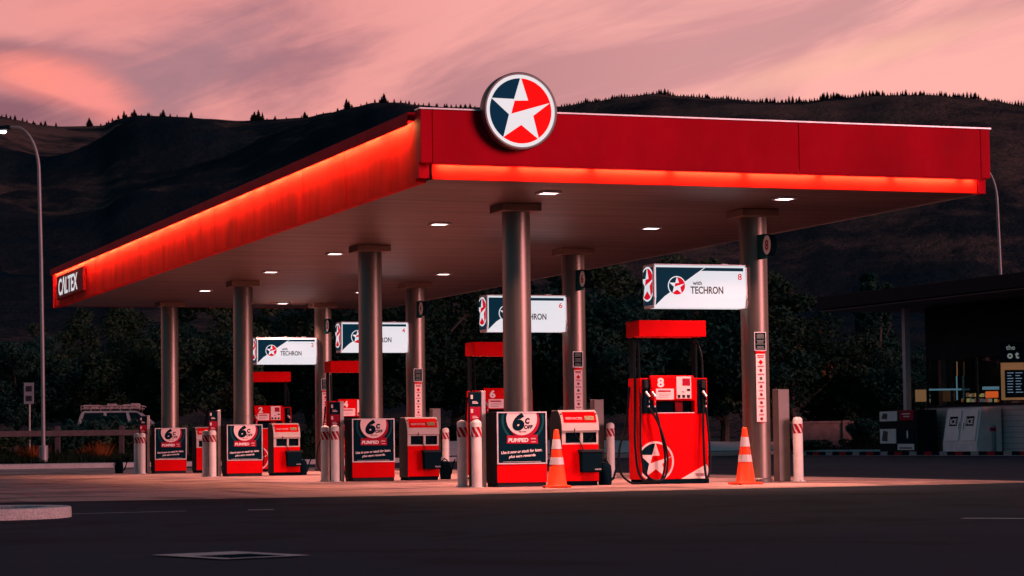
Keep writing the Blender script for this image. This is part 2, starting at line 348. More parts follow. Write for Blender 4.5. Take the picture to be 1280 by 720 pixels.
def emblem(mb,cx,cz,r,y,k_white,k_navy,k_red,th=.004,clipf=None,disc=True,face='-y',n=64):
    """white ring, navy and red field, white five-point star; layers proud of one another"""
    def lay(poly,level,k,t=th):
        pts=[(cx+px*r,cz+pz*r) for px,pz in poly]
        if clipf:
            for f in clipf: pts=clip(pts,f)
        if len(pts)<3: return
        mb.mat(k)
        a=y-level*t; b=a+t*.8+level*t*0
        if face=='-y': mb.prism(pts,a,b,'y')
        else: mb.prism([(-px if False else px,pz) for px,pz in pts],a,b,'x')
    circ=[(math.cos(2*math.pi*i/n),math.sin(2*math.pi*i/n)) for i in range(n)]
    R1=1.115
    if disc: lay([(x*R1,z*R1) for x,z in circ],1,k_white)
    else:
        for i in range(n):
            a,b=circ[i],circ[(i+1)%n]
            lay([(a[0]*R1,a[1]*R1),(b[0]*R1,b[1]*R1),b,a],1,k_white)
    T=STAR[0]; B=STAR[6]
    side=lambda p:(B[0]-T[0])*(p[1]-T[1])-(B[1]-T[1])*(p[0]-T[0])   # >0 right? checked below
    sgn=1 if side((1,0))>0 else -1
    right=clip(circ,lambda p:sgn*side(p)); left=clip(circ,lambda p:-sgn*side(p))
    lay(right,2,k_red); lay(left,2,k_navy)
    # star in convex pieces so that clipping stays exact
    inner=[STAR[i] for i in (1,3,5,7,9)]
    lay(inner,3,k_white)
    for tip,(a,b) in {0:(9,1),2:(1,3),4:(3,5),6:(5,7),8:(7,9)}.items(): lay([STAR[a],STAR[tip],STAR[b]],3,k_white)
    lay(NOTCH,4,k_red)

# ------------------------------------------------------------------ the ground
def sheet(name,poly,z,mat,kind='structure',label=None):
    mb=MB(); mb.add([(x,y,z) for x,y in poly],[list(range(len(poly)))])
    o=mb.build(name,mat)
    if o.data.polygons[0].normal.z<0: o.data.flip_normals()
    tag(o,kind=kind); return o
sheet('ground',[(-3000,-3000),(3000,-3000),(3000,3000),(-3000,3000)],-.06,M['verge'])
sheet('road',[(-160,-90),(140,-90),(140,75),(60,95),(-160,95)],0,M['asphalt'])
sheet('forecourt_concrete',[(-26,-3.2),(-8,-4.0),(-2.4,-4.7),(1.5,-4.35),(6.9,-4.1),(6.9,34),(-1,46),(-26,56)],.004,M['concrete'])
# painted lines, worn
def line(a,b,w):
    a,b=Vector(a),Vector(b); d=(b-a).normalized(); n=Vector((-d.y,d.x,0))*w/2
    return sheet('road_marking',[tuple((a-n)[:2]),tuple((b-n)[:2]),tuple((b+n)[:2]),tuple((a+n)[:2])],.006,M['line'])
line(G(88,24.6),G(232,25.2),.07); line(G(310,25.3),G(342,25.3),.16); line(G(1203,20.0),G(1330,19.6),.15)

# verge edge kerb and rising bank behind the forecourt
EDGE=[(-900,70),(-300,75),(0,78),(150,79.5),(400,84),(560,88),(700,93),(880,100),(985,107),(1060,104),(1150,100),(1280,92),(1500,88),(2200,86)]
def edge(px):
    for (a,da),(b,db) in zip(EDGE,EDGE[1:]):
        if a<=px<=b: return da+(db-da)*(px-a)/(b-a)
    return EDGE[-1][1]
def bank(px,s):   # rise behind the kerb, metres
    left=1 if px<700 else max(0,1-(px-700)/250)
    r=.14+ .20*left*min(1,s/8)+ .004*s
    return r
def grid(name,pxs,ss,zf,df,mat,kind='structure',smooth=True):
    mb=MB(); vs=[]
    for s in ss:
        for px in pxs: vs.append(tuple(G(px,df(px,s),zf(px,s))))
    n=len(pxs); fs=[(j*n+i,j*n+i+1,(j+1)*n+i+1,(j+1)*n+i) for j in range(len(ss)-1) for i in range(n-1)]
    mb.add(vs,fs); o=mb.build(name,mat,smooth=smooth); 
    if o.data.polygons[0].normal.z<0: o.data.flip_normals()
    return tag(o,kind=kind)
pxs=[-900+25*i for i in range(125)]
grid('verge',pxs,[.16,2,5,8,12,20,35,60,100,160],lambda px,s:bank(px,s)+.02,lambda px,s:edge(px)+s,M['verge'])
mb=MB()
kp=[p for p in pxs]
for s,z in ((-.02,0),(0,.13),(.17,.16),(.18,0)): pass
vs=[]
for px in kp:
    for s,z in ((0,-.02),(.02,.15),(.2,.17),(.22,-.02)): vs.append(tuple(G(px,edge(px)+s,z)))
mb.add(vs,[(4*i+j,4*i+j+1,4*(i+1)+j+1,4*(i+1)+j) for i in range(len(kp)-1) for j in range(3)])
o=mb.build('kerb',M['kerb']); tag(o,kind='structure')
# pale crossover path beyond the islands
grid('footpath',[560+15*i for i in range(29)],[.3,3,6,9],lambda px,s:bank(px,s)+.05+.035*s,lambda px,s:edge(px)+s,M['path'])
# red, white and black painted kerb by the shop
K1=G(1000,98,0); K2=G(1330,82,0)
mb=MB(); L=(K2-K1).length; dirv=(K2-K1).normalized(); nn=Vector((-dirv.y,dirv.x,0))
seg=.5; k=0; s=0
while s<L:
    a=K1+dirv*s; b=K1+dirv*min(L,s+seg-.01); mb.mat((0,1,2,1)[k%4])
    q=[a,b,b+nn*.2,a+nn*.2]; mb.add([tuple(p) for p in q]+[tuple(p+Vector((0,0,.14))) for p in q],[(0,1,5,4),(1,2,6,5),(2,3,7,6),(3,0,4,7),(4,5,6,7)])
    s+=seg; k+=1
tag(mb.build('painted_kerb',[M['grey'],M['black'],M['darkred']]),kind='structure')
# shop apron
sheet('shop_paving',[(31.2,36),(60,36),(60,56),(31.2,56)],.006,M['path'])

# foreground kerbed traffic island at the left edge
th=thing('kerbed_island','low concrete kerbed traffic island with dark bark centre, left edge of the asphalt','kerb island',tuple(G(40,23.6)),R(-19.7))
def rounded(x0,x1,y0,y1,r,n=8):
    pts=[(x0,y0)]
    for i in range(n+1): t=-math.pi/2+math.pi/2*i/n; pts.append((x1-r+r*math.cos(t),y0+r+r*math.sin(t)))
    for i in range(n+1): t=math.pi/2*i/n; pts.append((x1-r+r*math.cos(t),y1-r+r*math.sin(t)))
    pts.append((x0,y1)); return pts
out_=rounded(-7,.36,-.95,.95,.9); in_=rounded(-6.9,.12,-.72,.72,.7)
mb=MB(); n=len(out_); vs=[(x,y,0) for x,y in out_]+[(x,y,.105) for x,y in [(a*.99 if a>0 else a,b*.985) for a,b in out_]]+[(x,y,.105) for x,y in in_]+[(x,y,.05) for x,y in in_]
mb.add(vs,[(j*n+i,j*n+(i+1)%n,(j+1)*n+(i+1)%n,(j+1)*n+i) for j in range(3) for i in range(n)])
mb.build('kerb_ring',M['kerb'],th,bevel=.015)
mb=MB(); mb.add([(x,y,.052) for x,y in in_],[list(range(n))]); mb.build('mulch_bed',M['mulch'],th)

# drain cover in the asphalt
th=thing('manhole','square drain cover set in a pale concrete surround in the foreground asphalt','manhole',tuple(G(288,14.85,.003)),R(-19.7+38))
mb=MB()
a,b_=.30,.43
ring=[(-a,-b_),(a,-b_),(a,b_),(-a,b_)]; hole=[(-.22,-.36),(.18,-.36),(.18,.08),(-.22,.08)]
mb.add([(x,y,.006) for x,y in ring]+[(x,y,.006) for x,y in hole],[(0,1,5,4),(1,2,6,5),(2,3,7,6),(3,0,4,7)]); mb.build('concrete_surround',M['kerb'],th)
mb=MB(); mb.box(-.215,.175,-.355,.075,-.03,.004); 
for i in range(6): mb.box(-.19,.15,-.33+i*.065,-.305+i*.065,.004,.009)
mb.build('cover',M['black'],th)

# ------------------------------------------------------------------ the canopy
ROW=[0.0,7.81,17.65,25.45]
UL,UR,VF,VB=-2.53,6.28,-3.25,27.6
ZS,ZT=4.25,5.19
can=thing('fuel_canopy','long red fuel station canopy on eight steel columns with glowing fascia edges','canopy',(0,0,0))
mb=MB(); mb.box(UL+.19,UR-.14,VF+.16,VB-.1,ZS,ZS+.06); mb.build('soffit',M['soffit'],can)
mb=MB(); mb.box(UL+.2,UR-.2,VF+.2,VB-.2,ZS+.07,ZT-.09); mb.build('roof_deck',M['grey'],can)
# front fascia box
mb=MB(); segs=[UL,UL+.17,3.15,6.12,UR]
for a,b in zip(segs,segs[1:]): mb.box(a+.004,b-.004,VF,VF+.14,ZS+.215,ZT)
mb.build('front_fascia',M['redfascia'],can,bevel=.006)
mb=MB(); mb.box(UL-.015,UR+.015,VF-.02,VF+.2,ZT+.002,ZT+.022); mb.build('roof_capping',M['alu'],can)
mb=MB(); # lip that hides the lamps, then the washed strip leaning in under it
mb.box(UL+.18,UR-.15,VF,VF+.012,ZS+.188,ZS+.214); mb.build('lamp_lip',M['redfascia'],can)
mb=MB(); mb.prism([(VF+.115,ZS+.0),(VF+.13,ZS+.0),(VF+.155,ZS+.213),(VF+.14,ZS+.213)],UL+.2,UR-.16,'x'); mb.build('front_light_panel',M['redface'],can)
k=0; x=UL+.28
while x<UR-.3:
    L_=rnd.uniform(1.02,1.1); mb=MB(); mb.box(x,min(x+L_,UR-.22),VF+.082,VF+.10,ZS+.204,ZS+.212); o=mb.build('lamp_module',M['ledfront'],can); x+=L_+.12
# left long fascia: cornice above, washed sheet below
mb=MB(); mb.box(UL-.07,UL+.2,VF+.36,VB,ZS+.83,ZT); mb.build('side_cornice',M['redfascia'],can,bevel=.005)
mb=MB(); mb.box(UL-.072,UL-.06,VF+.36,VB,ZS+.765,ZS+.829); mb.build('lamp_lip',M['redfascia'],can)
y=VF+.3
while y<VB-.01:
    e=min(y+rnd.uniform(1.15,1.35),VB); q=rnd.uniform(-.004,.004); mb=MB(); mb.box(UL+.025+q,UL+.17,y,e-.0005,ZS-.03,ZS+.82); mb.build('side_light_panel',M['redface'],can); y=e
y=VF+.5; 
while y<VB-.3:
    L_=rnd.uniform(.9,1.25); e=min(y+L_,VB-.06); mb=MB(); mb.box(UL-.057,UL-.035,y,e,ZS+.814,ZS+.824); mb.build('lamp_module',M['led'],can); y+=L_+rnd.uniform(.12,.3)
# corner return, right and rear fascia
mb=MB(); mb.box(UL+.02,UL+.17,VF+.143,VF+.29,ZS+.02,ZT-.002); mb.build('corner_return',M['redfascia'],can)
mb=MB(); mb.box(UR-.14,UR,VF+.142,VB,ZS+.215,ZT); mb.build('right_fascia',M['redfascia'],can)
mb=MB(); mb.box(UR-.145,UR-.02,VF+.3,VB,ZS+.002,ZS+.213); mb.build('edge_trim',M['grey'],can)
mb=MB(); mb.box(UR-.145,UR-.02,VF+.12,VF+.298,ZS,ZS+.213); mb.build('corner_return',M['redfascia'],can)
mb=MB(); mb.box(UL+.172,UR-.142,VB-.095,VB,ZS-.004,ZT); mb.build('rear_fascia',M['redfascia'],can)
mb=MB(); mb.box(UL+.0,UL+.12,VB+.002,VB+.09,ZS-.04,ZS+.82); mb.box(UL-.07,UL+.17,VB+.002,VB+.09,ZS+.83,ZT); mb.build('end_trim',M['redfascia'],can)
# word on the far end of the side fascia
mb=MB(); mb.box(UL-.05,UL+.04,23.0,26.8,ZS+.12,ZS+.70); mb.build('name_panel',M['darkred'],can,bevel=.01)
mb=MB(); put_text(mb,'C\u039bLTEX',25.1,ZS+.19,.44,UL-.056,bold=.02,width=2.75,face='-x'); mb.build('lettering',lamp('lit white lettering',(.85,.85,.9),.75),can)
# downlights
LY=[-1.93,3.14,9.47,14.38,20.58,25.27]
for y in LY:
    for x in (-.19,3.55):
        if y>25:
            if x<0: continue
            x=2.85
        mb=MB(); 
        for a in ((-.15,.15,-.15,-.115),(-.15,.15,.115,.15),(-.15,-.115,-.115,.115),(.115,.15,-.115,.115)): mb.box(x+a[0],x+a[1],y+a[2],y+a[3],ZS-.03,ZS-.001)
        fr=mb.build('downlight',M['alu'],can)
        mb=MB(); mb.box(x-.113,x+.113,y-.113,y+.113,ZS-.026,ZS-.012); mb.build('lens',M['down'],fr)
        la=bpy.data.lights.new('downlight lamp','AREA'); la.shape='SQUARE'; la.size=.24; la.energy=190; la.color=(1,.41,.33); la.spread=R(118)
        lo=bpy.data.objects.new('downlight_lamp',la); COL.objects.link(lo); lo.parent=fr; lo.location=(x,y,ZS-.045)
# columns
def column(x,y):
    mb=MB(); mb.lathe([(.215,.0),(.215,1.3),(.213,1.302),(.213,1.31),(.215,1.312),(.215,4.13)],x,y,48); o=mb.build('column',M['column'],can,smooth=True)
    mb=MB(); mb.box(x-.31,x+.31,y-.30,y+.30,4.135,ZS-.002); mb.build('column_cap',M['cap'],o,bevel=.006)
    mb=MB(); mb.lathe([(.235,.0),(.235,.05),(.217,.07)],x,y,40); mb.build('base_collar',M['steelpost'],o,smooth=True)
for y in ROW: column(0,y); column(3.944,y)

# round star sign on the fascia
th=thing('round_logo_sign','big round backlit sign with white star on navy and red above the front fascia','sign',(-1.14,VF-.16,5.19))
mb=MB(); n=72; r0=.535
def ringp(rr,y): return [(rr*math.cos(2*math.pi*i/n),y,rr*math.sin(2*math.pi*i/n)) for i in range(n)]
vs=ringp(r0,.16)+ringp(r0,-.0)+ringp(r0-.012,-.02)+ringp(r0-.035,-.02)+ringp(r0-.035,.0)
mb.add(vs,[(j*n+i,j*n+(i+1)%n,(j+1)*n+(i+1)%n,(j+1)*n+i) for j in range(4) for i in range(n)]+[list(range(n))]); mb.build('rim',M['steelpost'],th,smooth=True)
mb=MB(); emblem(mb,0,0,.448,0.0,0,1,2,th=.003,n=96); mb.build('face',[M['roundwhite'],M['roundnavy'],M['roundred']],th)

# ------------------------------------------------------------------ island furniture (built once, copied down the row)
ORD=['nearest','second nearest','third','farthest']; NUM=['8','6','4','2']
def each(make, name_fmt, extra=None):
    """first instance then copies on the other islands"""
    first=None
    for i,y in enumerate(ROW):
        if i==0: first=make(); first.location.y+=0
        else: 
            c=dup(first); c.location.y=first.location.y+y
            c['label']=name_fmt(i)
    first['label']=name_fmt(0)
    return first

# bollards
def make_bollard():
    t=thing('bollard','white bollard','bollard',(0,0,0))
    mb=MB(); r=.0775
    prof=[(r+.03,0),(r+.03,.012),(r,.014),(r,.955)]+[(r*math.cos(a),.955+.055*math.sin(a)) for a in [R(15*i) for i in range(1,6)]]
    mb.lathe(prof,0,0,32); mb.build('post',M['cream'],t,smooth=True)
    mb=MB(); n=48; r2=r+.0025; z0,z1=.75,.90; rows=8
    vs=[]
    for j in range(rows+1):
        for i in range(n): a=2*math.pi*i/n; vs.append((r2*math.cos(a),r2*math.sin(a),z0+(z1-z0)*j/rows))
    for j in range(rows):
        for i in range(n):
            mb.mat(0 if ((i/n*6 + j/rows*1.0)%1.0)<.62 else 1)
            b=[j*n+i,j*n+(i+1)%n,(j+1)*n+(i+1)%n,(j+1)*n+i]; mb.f.append(b); mb.m.append(mb.k)
    mb.v=vs; mb.build('striped_band',[M['darkred'],M['reflect']],t)
    for k in range(4): 
        mb=MB(); a=math.pi/4+k*math.pi/2; mb.lathe([(.009,0),(.009,.022)],(r+.018)*math.cos(a),(r+.018)*math.sin(a),8); mb.build('anchor_bolt',M['steelpost'],t)
    return t
bol=make_bollard(); used=False
POS={'front bollard of the pair':(-.728,-.18),'rear bollard of the pair':(-.728,.49),'single bollard':(4.594,-.12)}
for i,y in enumerate(ROW):
    for nm,(bx,by) in POS.items():
        where='left of the grade post' if bx<0 else 'at the right end'
        lab=f'striped white bollard, {nm.replace(" of the pair"," of pair")}, {where}, {ORD[i]} island'
        g='striped white bollards guarding the pump islands'
        o=bol if not used else dup(bol); used=True; o.location=(bx,by+y,.004); o['label']=lab; o['group']=g; o.rotation_euler=(0,0,rnd.uniform(0,6))

# fuel grade post
def make_grade():
    t=thing('grade_post','x','sign post',(-.49,.1,.004),group='fuel grade posts on the islands')
    mb=MB(); mb.box(-.07,.0,-.03,.09,0,1.44); mb.build('post',M['steel'],t,bevel=.006)
    mb=MB(); mb.box(-.255,-.072,-.02,.04,0.0,1.425); mb.build('sign_board',M['charcoal'],t,bevel=.004)
    for k,(z0,z1,m) in enumerate([(1.22,1.41,'navy'),(1.0,1.2,'crimson'),(.78,.98,'grey')]):
        mb=MB(); mb.box(-.247,-.08,-.026,-.0205,z0,z1); s=mb.build('grade_label',M[m],t)
        mb=MB(); mb.box(-.235,-.2,-.029,-.0262,z1-.09,z1-.03); mb.box(-.21,-.12,-.029,-.0262,z0+.03,z0+.045); mb.box(-.21,-.14,-.029,-.0262,z0+.055,z0+.065); mb.build('lettering',M['pink'],s)
    return t
each(make_grade,lambda i:f'slim steel fuel grade post with stacked colour labels, left end of {ORD[i]} island')

# poster cladding round the front column of each island
def make_poster():
    t=thing('poster_box','x','advertising box',(-.035,0,.004),group='poster boxes at the feet of the front columns')
    mb=MB(); mb.box(-.40,.40,-.24,.24,.06,1.12); mb.box(-.385,.385,-.236,.236,0,.06); mb.build('cabinet',M['charcoal'],t,bevel=.008)
    mb=MB(); mb.box(-.395,.395,-.252,-.241,.065,.335); mb.build('kick_panel',M['red'],t,bevel=.003)
    mb=MB()
    x0,x1,z0,z1=-.395,.395,.34,1.118; w=.018
    mb.box(x0,x1,-.262,-.241,z0,z0+w); mb.box(x0,x1,-.262,-.241,z1-w,z1); mb.box(x0,x0+w,-.262,-.241,z0+w,z1-w); mb.box(x1-w,x1,-.262,-.241,z0+w,z1-w); mb.build('poster_frame',M['alu'],t)
    X0,X1,Z0,Z1=x0+w,x1-w,z0+w,z1-w
    mb=MB(); mb.box(X0,X1,-.248,-.2415,Z0,Z1); pst=mb.build('poster',M['navy'],t)
    cl=[lambda p:p[0]-X0-.002,lambda p:X1-.002-p[0],lambda p:p[1]-Z0-.002,lambda p:Z1-.002-p[1]]
    def disc(cx,cz,r,k,lv,mb):
        pts=[(cx+r*math.cos(R(5*i)),cz+r*math.sin(R(5*i))) for i in range(72)]
        for f in cl: pts=clip(pts,f)
        mb.mat(k); mb.prism(pts,-.248-.0012*lv,-.2482-.0012*(lv-1),'y')
    mb=MB(); disc(.02,1.0,.34,0,1,mb); disc(.02,1.0,.305,1,2,mb); disc(.03,.985,.252,2,3,mb); mb.mat(2); mb.prism([(-.24,.645),(.255,.64),(.245,.775),(-.235,.765)],-.253,-.2516,'y')
    disc(.0,1.012,.243,3,5,mb); mb.build('artwork',[M['teal'],M['navy'],M['crimson'],M['pink']],pst)
    mb=MB(); put_text(mb,'6',-.055,.835,.268,-.256,bold=.06,shear=.15,width=.19); put_text(mb,'C',.088,.935,.09,-.256,bold=.07,shear=.12,width=.078); put_text(mb,'OFF',.105,.858,.062,-.256,bold=.04,shear=.12,width=.14); put_text(mb,'PER LITRE',.01,.81,.02,-.256,bold=.015); mb.build('price_lettering',M['navy'],pst)
    mb=MB(); put_text(mb,'PUMPED',-.06,.665,.06,-.2555,bold=.04,shear=.15,width=.32); put_text(mb,'OFFER',.18,.705,.02,-.2555,bold=.015); 
    mb.lathe([(.014,0)],0,0,3) if False else None
    mb.box(.15,.22,-.2575,-.2555,.665,.672)
    put_text(mb,'Use it now or stack for later,',-.005,.50,.052,-.2505,bold=.022,shear=.25,rot=R(3.5),width=.65); put_text(mb,'plus earn rewards.',.005,.43,.052,-.2505,bold=.022,shear=.25,rot=R(3.5),width=.43)
    mb.box(-.3,.3,-.2505,-.2485,.372,.376); mb.build('slogan_lettering',M['postertext'],pst)
    return t
each(make_poster,lambda i:f'red based box with navy discount poster wrapping front column of {ORD[i]} island')

# windscreen and waste station
def make_station():
    t=thing('service_station_bin','x','service bin',(.62,0,.004),group='windscreen wash and waste units')
    W=.59
    mb=MB(); side=[(-.2,.05),(.32,.05),(.32,1.03),(.2,1.12),(-.06,1.13),(-.15,1.08),(-.2,.9)]
    for a,b in ((0,.03),(W-.03,W)): mb.prism(side,a,b,'x')
    mb.box(.03,W-.03,-.14,.31,.05,1.0); mb.build('cabinet',M['charcoal'],t,bevel=.006)
    mb=MB(); mb.box(.0,W,-.212,-.201,.07,.62); mb.build('lower_panel',M['red'],t,bevel=.004)
    mb=MB(); mb.box(0.01,W-.01,-.17,.28,.0,.05); mb.build('plinth',M['black'],t)
    # curved hood
    mb=MB(); prof=[(-.235,.83),(-.225,.90),(-.205,.98),(-.17,1.05),(-.11,1.11),(-.05,1.14)]
    n=len(prof); vs=[(x,y,z) for x in (-.004,W+.004) for y,z in prof]+[(x,y+.02,z-.012) for x in (-.004,W+.004) for y,z in prof]
    fs=[(i,i+1,n+i+1,n+i) for i in range(n-1)]+[(2*n+i,3*n+i,3*n+i+1,2*n+i+1) for i in range(n-1)]+[(i,2*n+i,2*n+i+1,i+1) for i in range(n-1)]+[(n+i,n+i+1,3*n+i+1,3*n+i) for i in range(n-1)]+[(0,n,3*n,2*n),(n-1,3*n-1,4*n-1,2*n-1)]
    mb.add(vs,fs); mb.box(-.004,W+.004,-.05,.2,1.128,1.14); mb.build('hood',M['hood'],t,smooth=True)
    mb=MB(); pr=[(-.213,.945),(-.178,1.046),(-.118,1.108),(-.125,1.10),(-.174,1.04),(-.205,.965)]
    mb.prism([(a-.006,b+.004) for a,b in pr],.03,W-.03,'x'); hl=mb.build('hood_label',M['red'],t)
    mb=MB()
    mb.add([(.06,-.222,.975),(.3,-.222,.975),(.3,-.19,1.045),(.06,-.19,1.045)],[(0,1,2,3)]) if False else None
    vs,fs,bb=text_mesh('SERVICES',1,.02); sx=.27/(bb[1]-bb[0]); 
    mb.add([(.06+(v.x-bb[0])*sx, -.2135+ (v.y-bb[2])*.035/(bb[3]-bb[2])*.43-.006, .995+(v.y-bb[2])*.035/(bb[3]-bb[2])) for v in vs],fs)
    mb.build('hood_lettering',M['postertext'],hl)
    mb=MB(); mb.prism([(-.212,.985),(-.19,1.045),(-.197,1.048),(-.219,.988)],.37,.52,'x'); mb.build('picture_label',paint('faded label',(.28,.26,.12),.5,var=.5,scale=25),hl)
    # pale frame with two openings
    mb=MB()
    for a in ((0.0,W,.80,.835),(0,W,.62,.645),(0,.06,.645,.80),(.30,.34,.645,.80),(W-.03,W,.645,.80)): mb.box(a[0],a[1],-.208,-.17,a[2],a[3])
    mb.build('opening_frame',M['hood'],t,bevel=.003)
    mb=MB(); mb.box(.06,.30,-.155,-.141,.645,.80); mb.box(.34,W-.03,-.155,-.141,.645,.80); mb.build('bin_flap',M['black'],t)
    mb=MB(); mb.tube([(.20,-.24,.86),(.19,-.245,.82),(.20,-.24,.78),(.26,-.235,.7),(.31,-.23,.6),(.33,-.25,.53)],.007,6); mb.tube([(.45,-.18,.67),(.48,-.21,.71),(.5,-.22,.75)],.012,6); mb.build('squeegee',M['rubber'],t,smooth=True)
    # hanging wash bucket
    mb=MB(); mb.prism([(.27,.2),(.58,.2),(.6,.54),(.26,.54)],-.36,-.215,'y'); b=mb.build('wash_bucket',M['black'],t,bevel=.02)
    mb=MB(); mb.box(.25,.61,-.372,-.213,.5,.545); mb.build('bucket_rim',M['charcoal'],b,bevel=.01)
    mb=MB(); put_text(mb,'CALTEX',.52,.235,.02,-.361,bold=.01); mb.build('bucket_lettering',M['cream'],b)
    return t
each(make_station,lambda i:f'red and cream windscreen wash bin with curved hood on {ORD[i]} island')

# steel impact post at the right end
def make_post():
    t=tag(MB().box(-.1,.1,-.1,.1,0,1.445).build('impact_post',M['steelpost'],bevel=.012,loc=(4.43,.12,.004)),'x','post','square steel posts at the island ends')
    return t
each(make_post,lambda i:f'tall square steel post between column and bollard on {ORD[i]} island')

# watering can
def make_can():
    t=thing('watering_can','x','watering can',(1.50,.2,.004),rz=0,group='black water cans beside the bins')
    mb=MB(); mb.lathe([(.085,0),(.1,.01),(.105,.2),(.095,.29),(.06,.33),(.045,.335)],0,0,24); mb.build('tank',M['black'],t,smooth=True)
    mb=MB(); mb.tube([(.08,0,.06),(.14,0,.1),(.17,0,.2),(.2,0,.29),(.25,0,.36)],.02,8,.012); mb.build('spout',M['black'],t,smooth=True)
    mb=MB(); mb.tube([(-.09,0,.14),(-.13,0,.22),(-.1,0,.33),(-.02,0,.38),(.04,0,.35),(.06,0,.31)],.012,8); mb.build('handle',M['black'],t,smooth=True)
    return t
c0=make_can(); c0.location=(1.40,.02,.004); c0['label']='black watering can with long spout beside the nearest wash bin'
for (x,y),l in (((1.56,8.3),'black watering can behind the bollard, right of second nearest wash bin'),((1.35,17.78),'black watering can right of the third island wash bin'),((-1.0,26.9),'black watering can standing left of the farthest island bollards')):
    c=dup(c0,(x,y,.004),l); c.rotation_euler=(0,0,rnd.uniform(-1,1)*.6)

# pumps
def make_pump(num):
    t=thing('fuel_pump','x','fuel pump',(1.955,-.09,.004),group='red fuel pumps')
    W=1.12; D_=.48
    # body: side bays, centre with recess
    mb=MB(); mb.box(0,W,.0,D_,.07,1.08); mb.box(0,.15,0,D_,1.08,1.62); mb.box(.905,W,0,D_,1.08,1.62); mb.box(.15,.905,.14,D_,1.08,1.27); mb.box(.15,.905,0,D_,1.27,1.62); mb.build('cabinet',M['red'],t,bevel=.006)
    mb=MB(); mb.box(.02,W-.02,.02,D_-.02,0,.07); mb.box(0,W,-.012,.0,.0,.065); mb.build('plinth',M['black'],t)
    mb=MB(); mb.box(.153,.902,.125,.138,1.082,1.268); mb.build('recess_lining',M['black'],t); 
    mb=MB(); mb.box(.153,.9,.0,.13,1.081,1.092); mb.build('recess_tray',M['alu'],t)
    mb=MB(); mb.box(.62,.74,.09,.124,1.1,1.26); mb.build('receipt_slot',M['darkred'],t)
    # bulging display head
    mb=MB(); mb.prism([(-.06,1.28),(.0,1.275),(.0,1.655),(-.035,1.66),(-.055,1.62)],.15,.875,'x'); h=mb.build('display_head',M['red'],t,bevel=.008)
    mb=MB(); put_text(mb,num,.315,1.475,.145,-.064,bold=.04,width=.11); mb.build('number_lettering',M['white'],h)
    mb=MB(); mb.box(.235,.53,-.066,-.059,1.29,1.455); cd=mb.build('notice_card',M['pink'],h)
    mb=MB(); mb.box(.27,.48,-.0685,-.0665,1.405,1.43)
    mb.mat(1)
    for k in range(3): mb.box(.28,.49-.03*k,-.0685,-.0665,1.37-.025*k,1.377-.025*k)
    mb.build('card_print',[M['crimson'],M['grey']],cd)
    mb=MB(); mb.box(.575,.82,-.072,-.059,1.30,1.64); pp=mb.build('payment_panel',M['pink'],h,bevel=.004)
    mb=MB(); mb.box(.675,.80,-.077,-.0725,1.50,1.61); mb.build('screen',M['crimson'],pp)
    mb=MB()
    for k in range(3): mb.box(.59+.08*k,.635+.08*k,-.079,-.0725,1.315,1.36)
    mb.box(.75,.8,-.079,-.0725,1.42,1.45); mb.box(.66,.7,-.079,-.0725,1.40,1.41); mb.build('keypad',M['charcoal'],pp)
    # nozzle bays
    for x0,x1 in ((.03,.235),(.95,1.10)):
        mb=MB(); mb.box(x0,x1,-.012,.0,1.08,1.60); mb.build('nozzle_bay',M['black'],t)
    def nozzle(x,k):
        mb=MB(); mb.box(x-.03,x+.03,-.075,-.013,1.46,1.58); nb=mb.build('nozzle',M['red'] if k else M['charcoal'],t,bevel=.012)
        mb=MB(); mb.tube([(x,-.05,1.47),(x+.01,-.07,1.38),(x+.02,-.09,1.28),(x+.02,-.09,1.2)],.018,8,.022); mb.build('spout',M['black'] if not k else M['red'],nb,smooth=True)
        mb=MB(); mb.tube([(x-.01,-.06,1.41),(x+.03,-.10,1.33)],.022,8); mb.lathe([(.018,0),(.018,.03)],x+.02,-.09,10,1.17); mb.lathe([(.02,0),(.02,.03)],x+.02,-.09,10,1.24); mb.build('trigger_guard',M['alu'],nb,smooth=True)
    nozzle(.08,0); nozzle(.18,1); nozzle(1.03,0)
    # hoses: hang from the header, drop behind, loop low and climb to the nozzle
    def cat(pts,n=8):
        P_=[Vector(p) for p in pts]; out=[]
        for i in range(len(P_)-1):
            a=P_[max(i-1,0)];b=P_[i];c=P_[i+1];d=P_[min(i+2,len(P_)-1)]
            for k in range(n):
                t_=k/n; out.append(.5*((2*b)+(-a+c)*t_+(2*a-5*b+4*c-d)*t_*t_+(-a+3*b-3*c+d)*t_**3))
        return out+[P_[-1]]
    for pts in ([(-.03,.12,2.2),(-.035,.12,1.7),(-.05,.1,1.2),(-.09,.02,.6),(-.07,-.08,.16),(.08,-.14,.03),(.27,-.14,.08),(.34,-.13,.4),(.27,-.12,.85),(.2,-.1,1.17)],
                [(.02,.10,2.2),(.025,.08,1.65),(-.01,-.03,1.2),(-.04,-.08,.6),(.0,-.14,.2),(.14,-.17,.06),(.32,-.17,.12),(.37,-.15,.45),(.25,-.13,.9),(.1,-.1,1.17)],
                [(-.05,.3,1.5),(-.12,.3,.9),(-.24,.28,.55),(-.26,.22,.2),(-.14,.1,.03),(.0,-.02,.02),(.1,-.08,.1)],
                [(1.0,.2,2.2),(1.05,.15,2.13),(1.08,.1,1.95),(1.075,.06,1.62),(1.03,-.05,1.3),(1.0,-.1,.8),(1.0,-.12,.3),(1.03,-.13,.07),(1.1,-.1,.25),(1.1,-.1,.6),(1.07,-.1,.95),(1.05,-.1,1.17)],
                [(1.13,.3,1.5),(1.16,.3,.9),(1.17,.25,.4),(1.12,.1,.08)]):
        mb=MB(); mb.tube(cat(pts),.0175,8); mb.build('hose',M['rubber'],t,smooth=True)
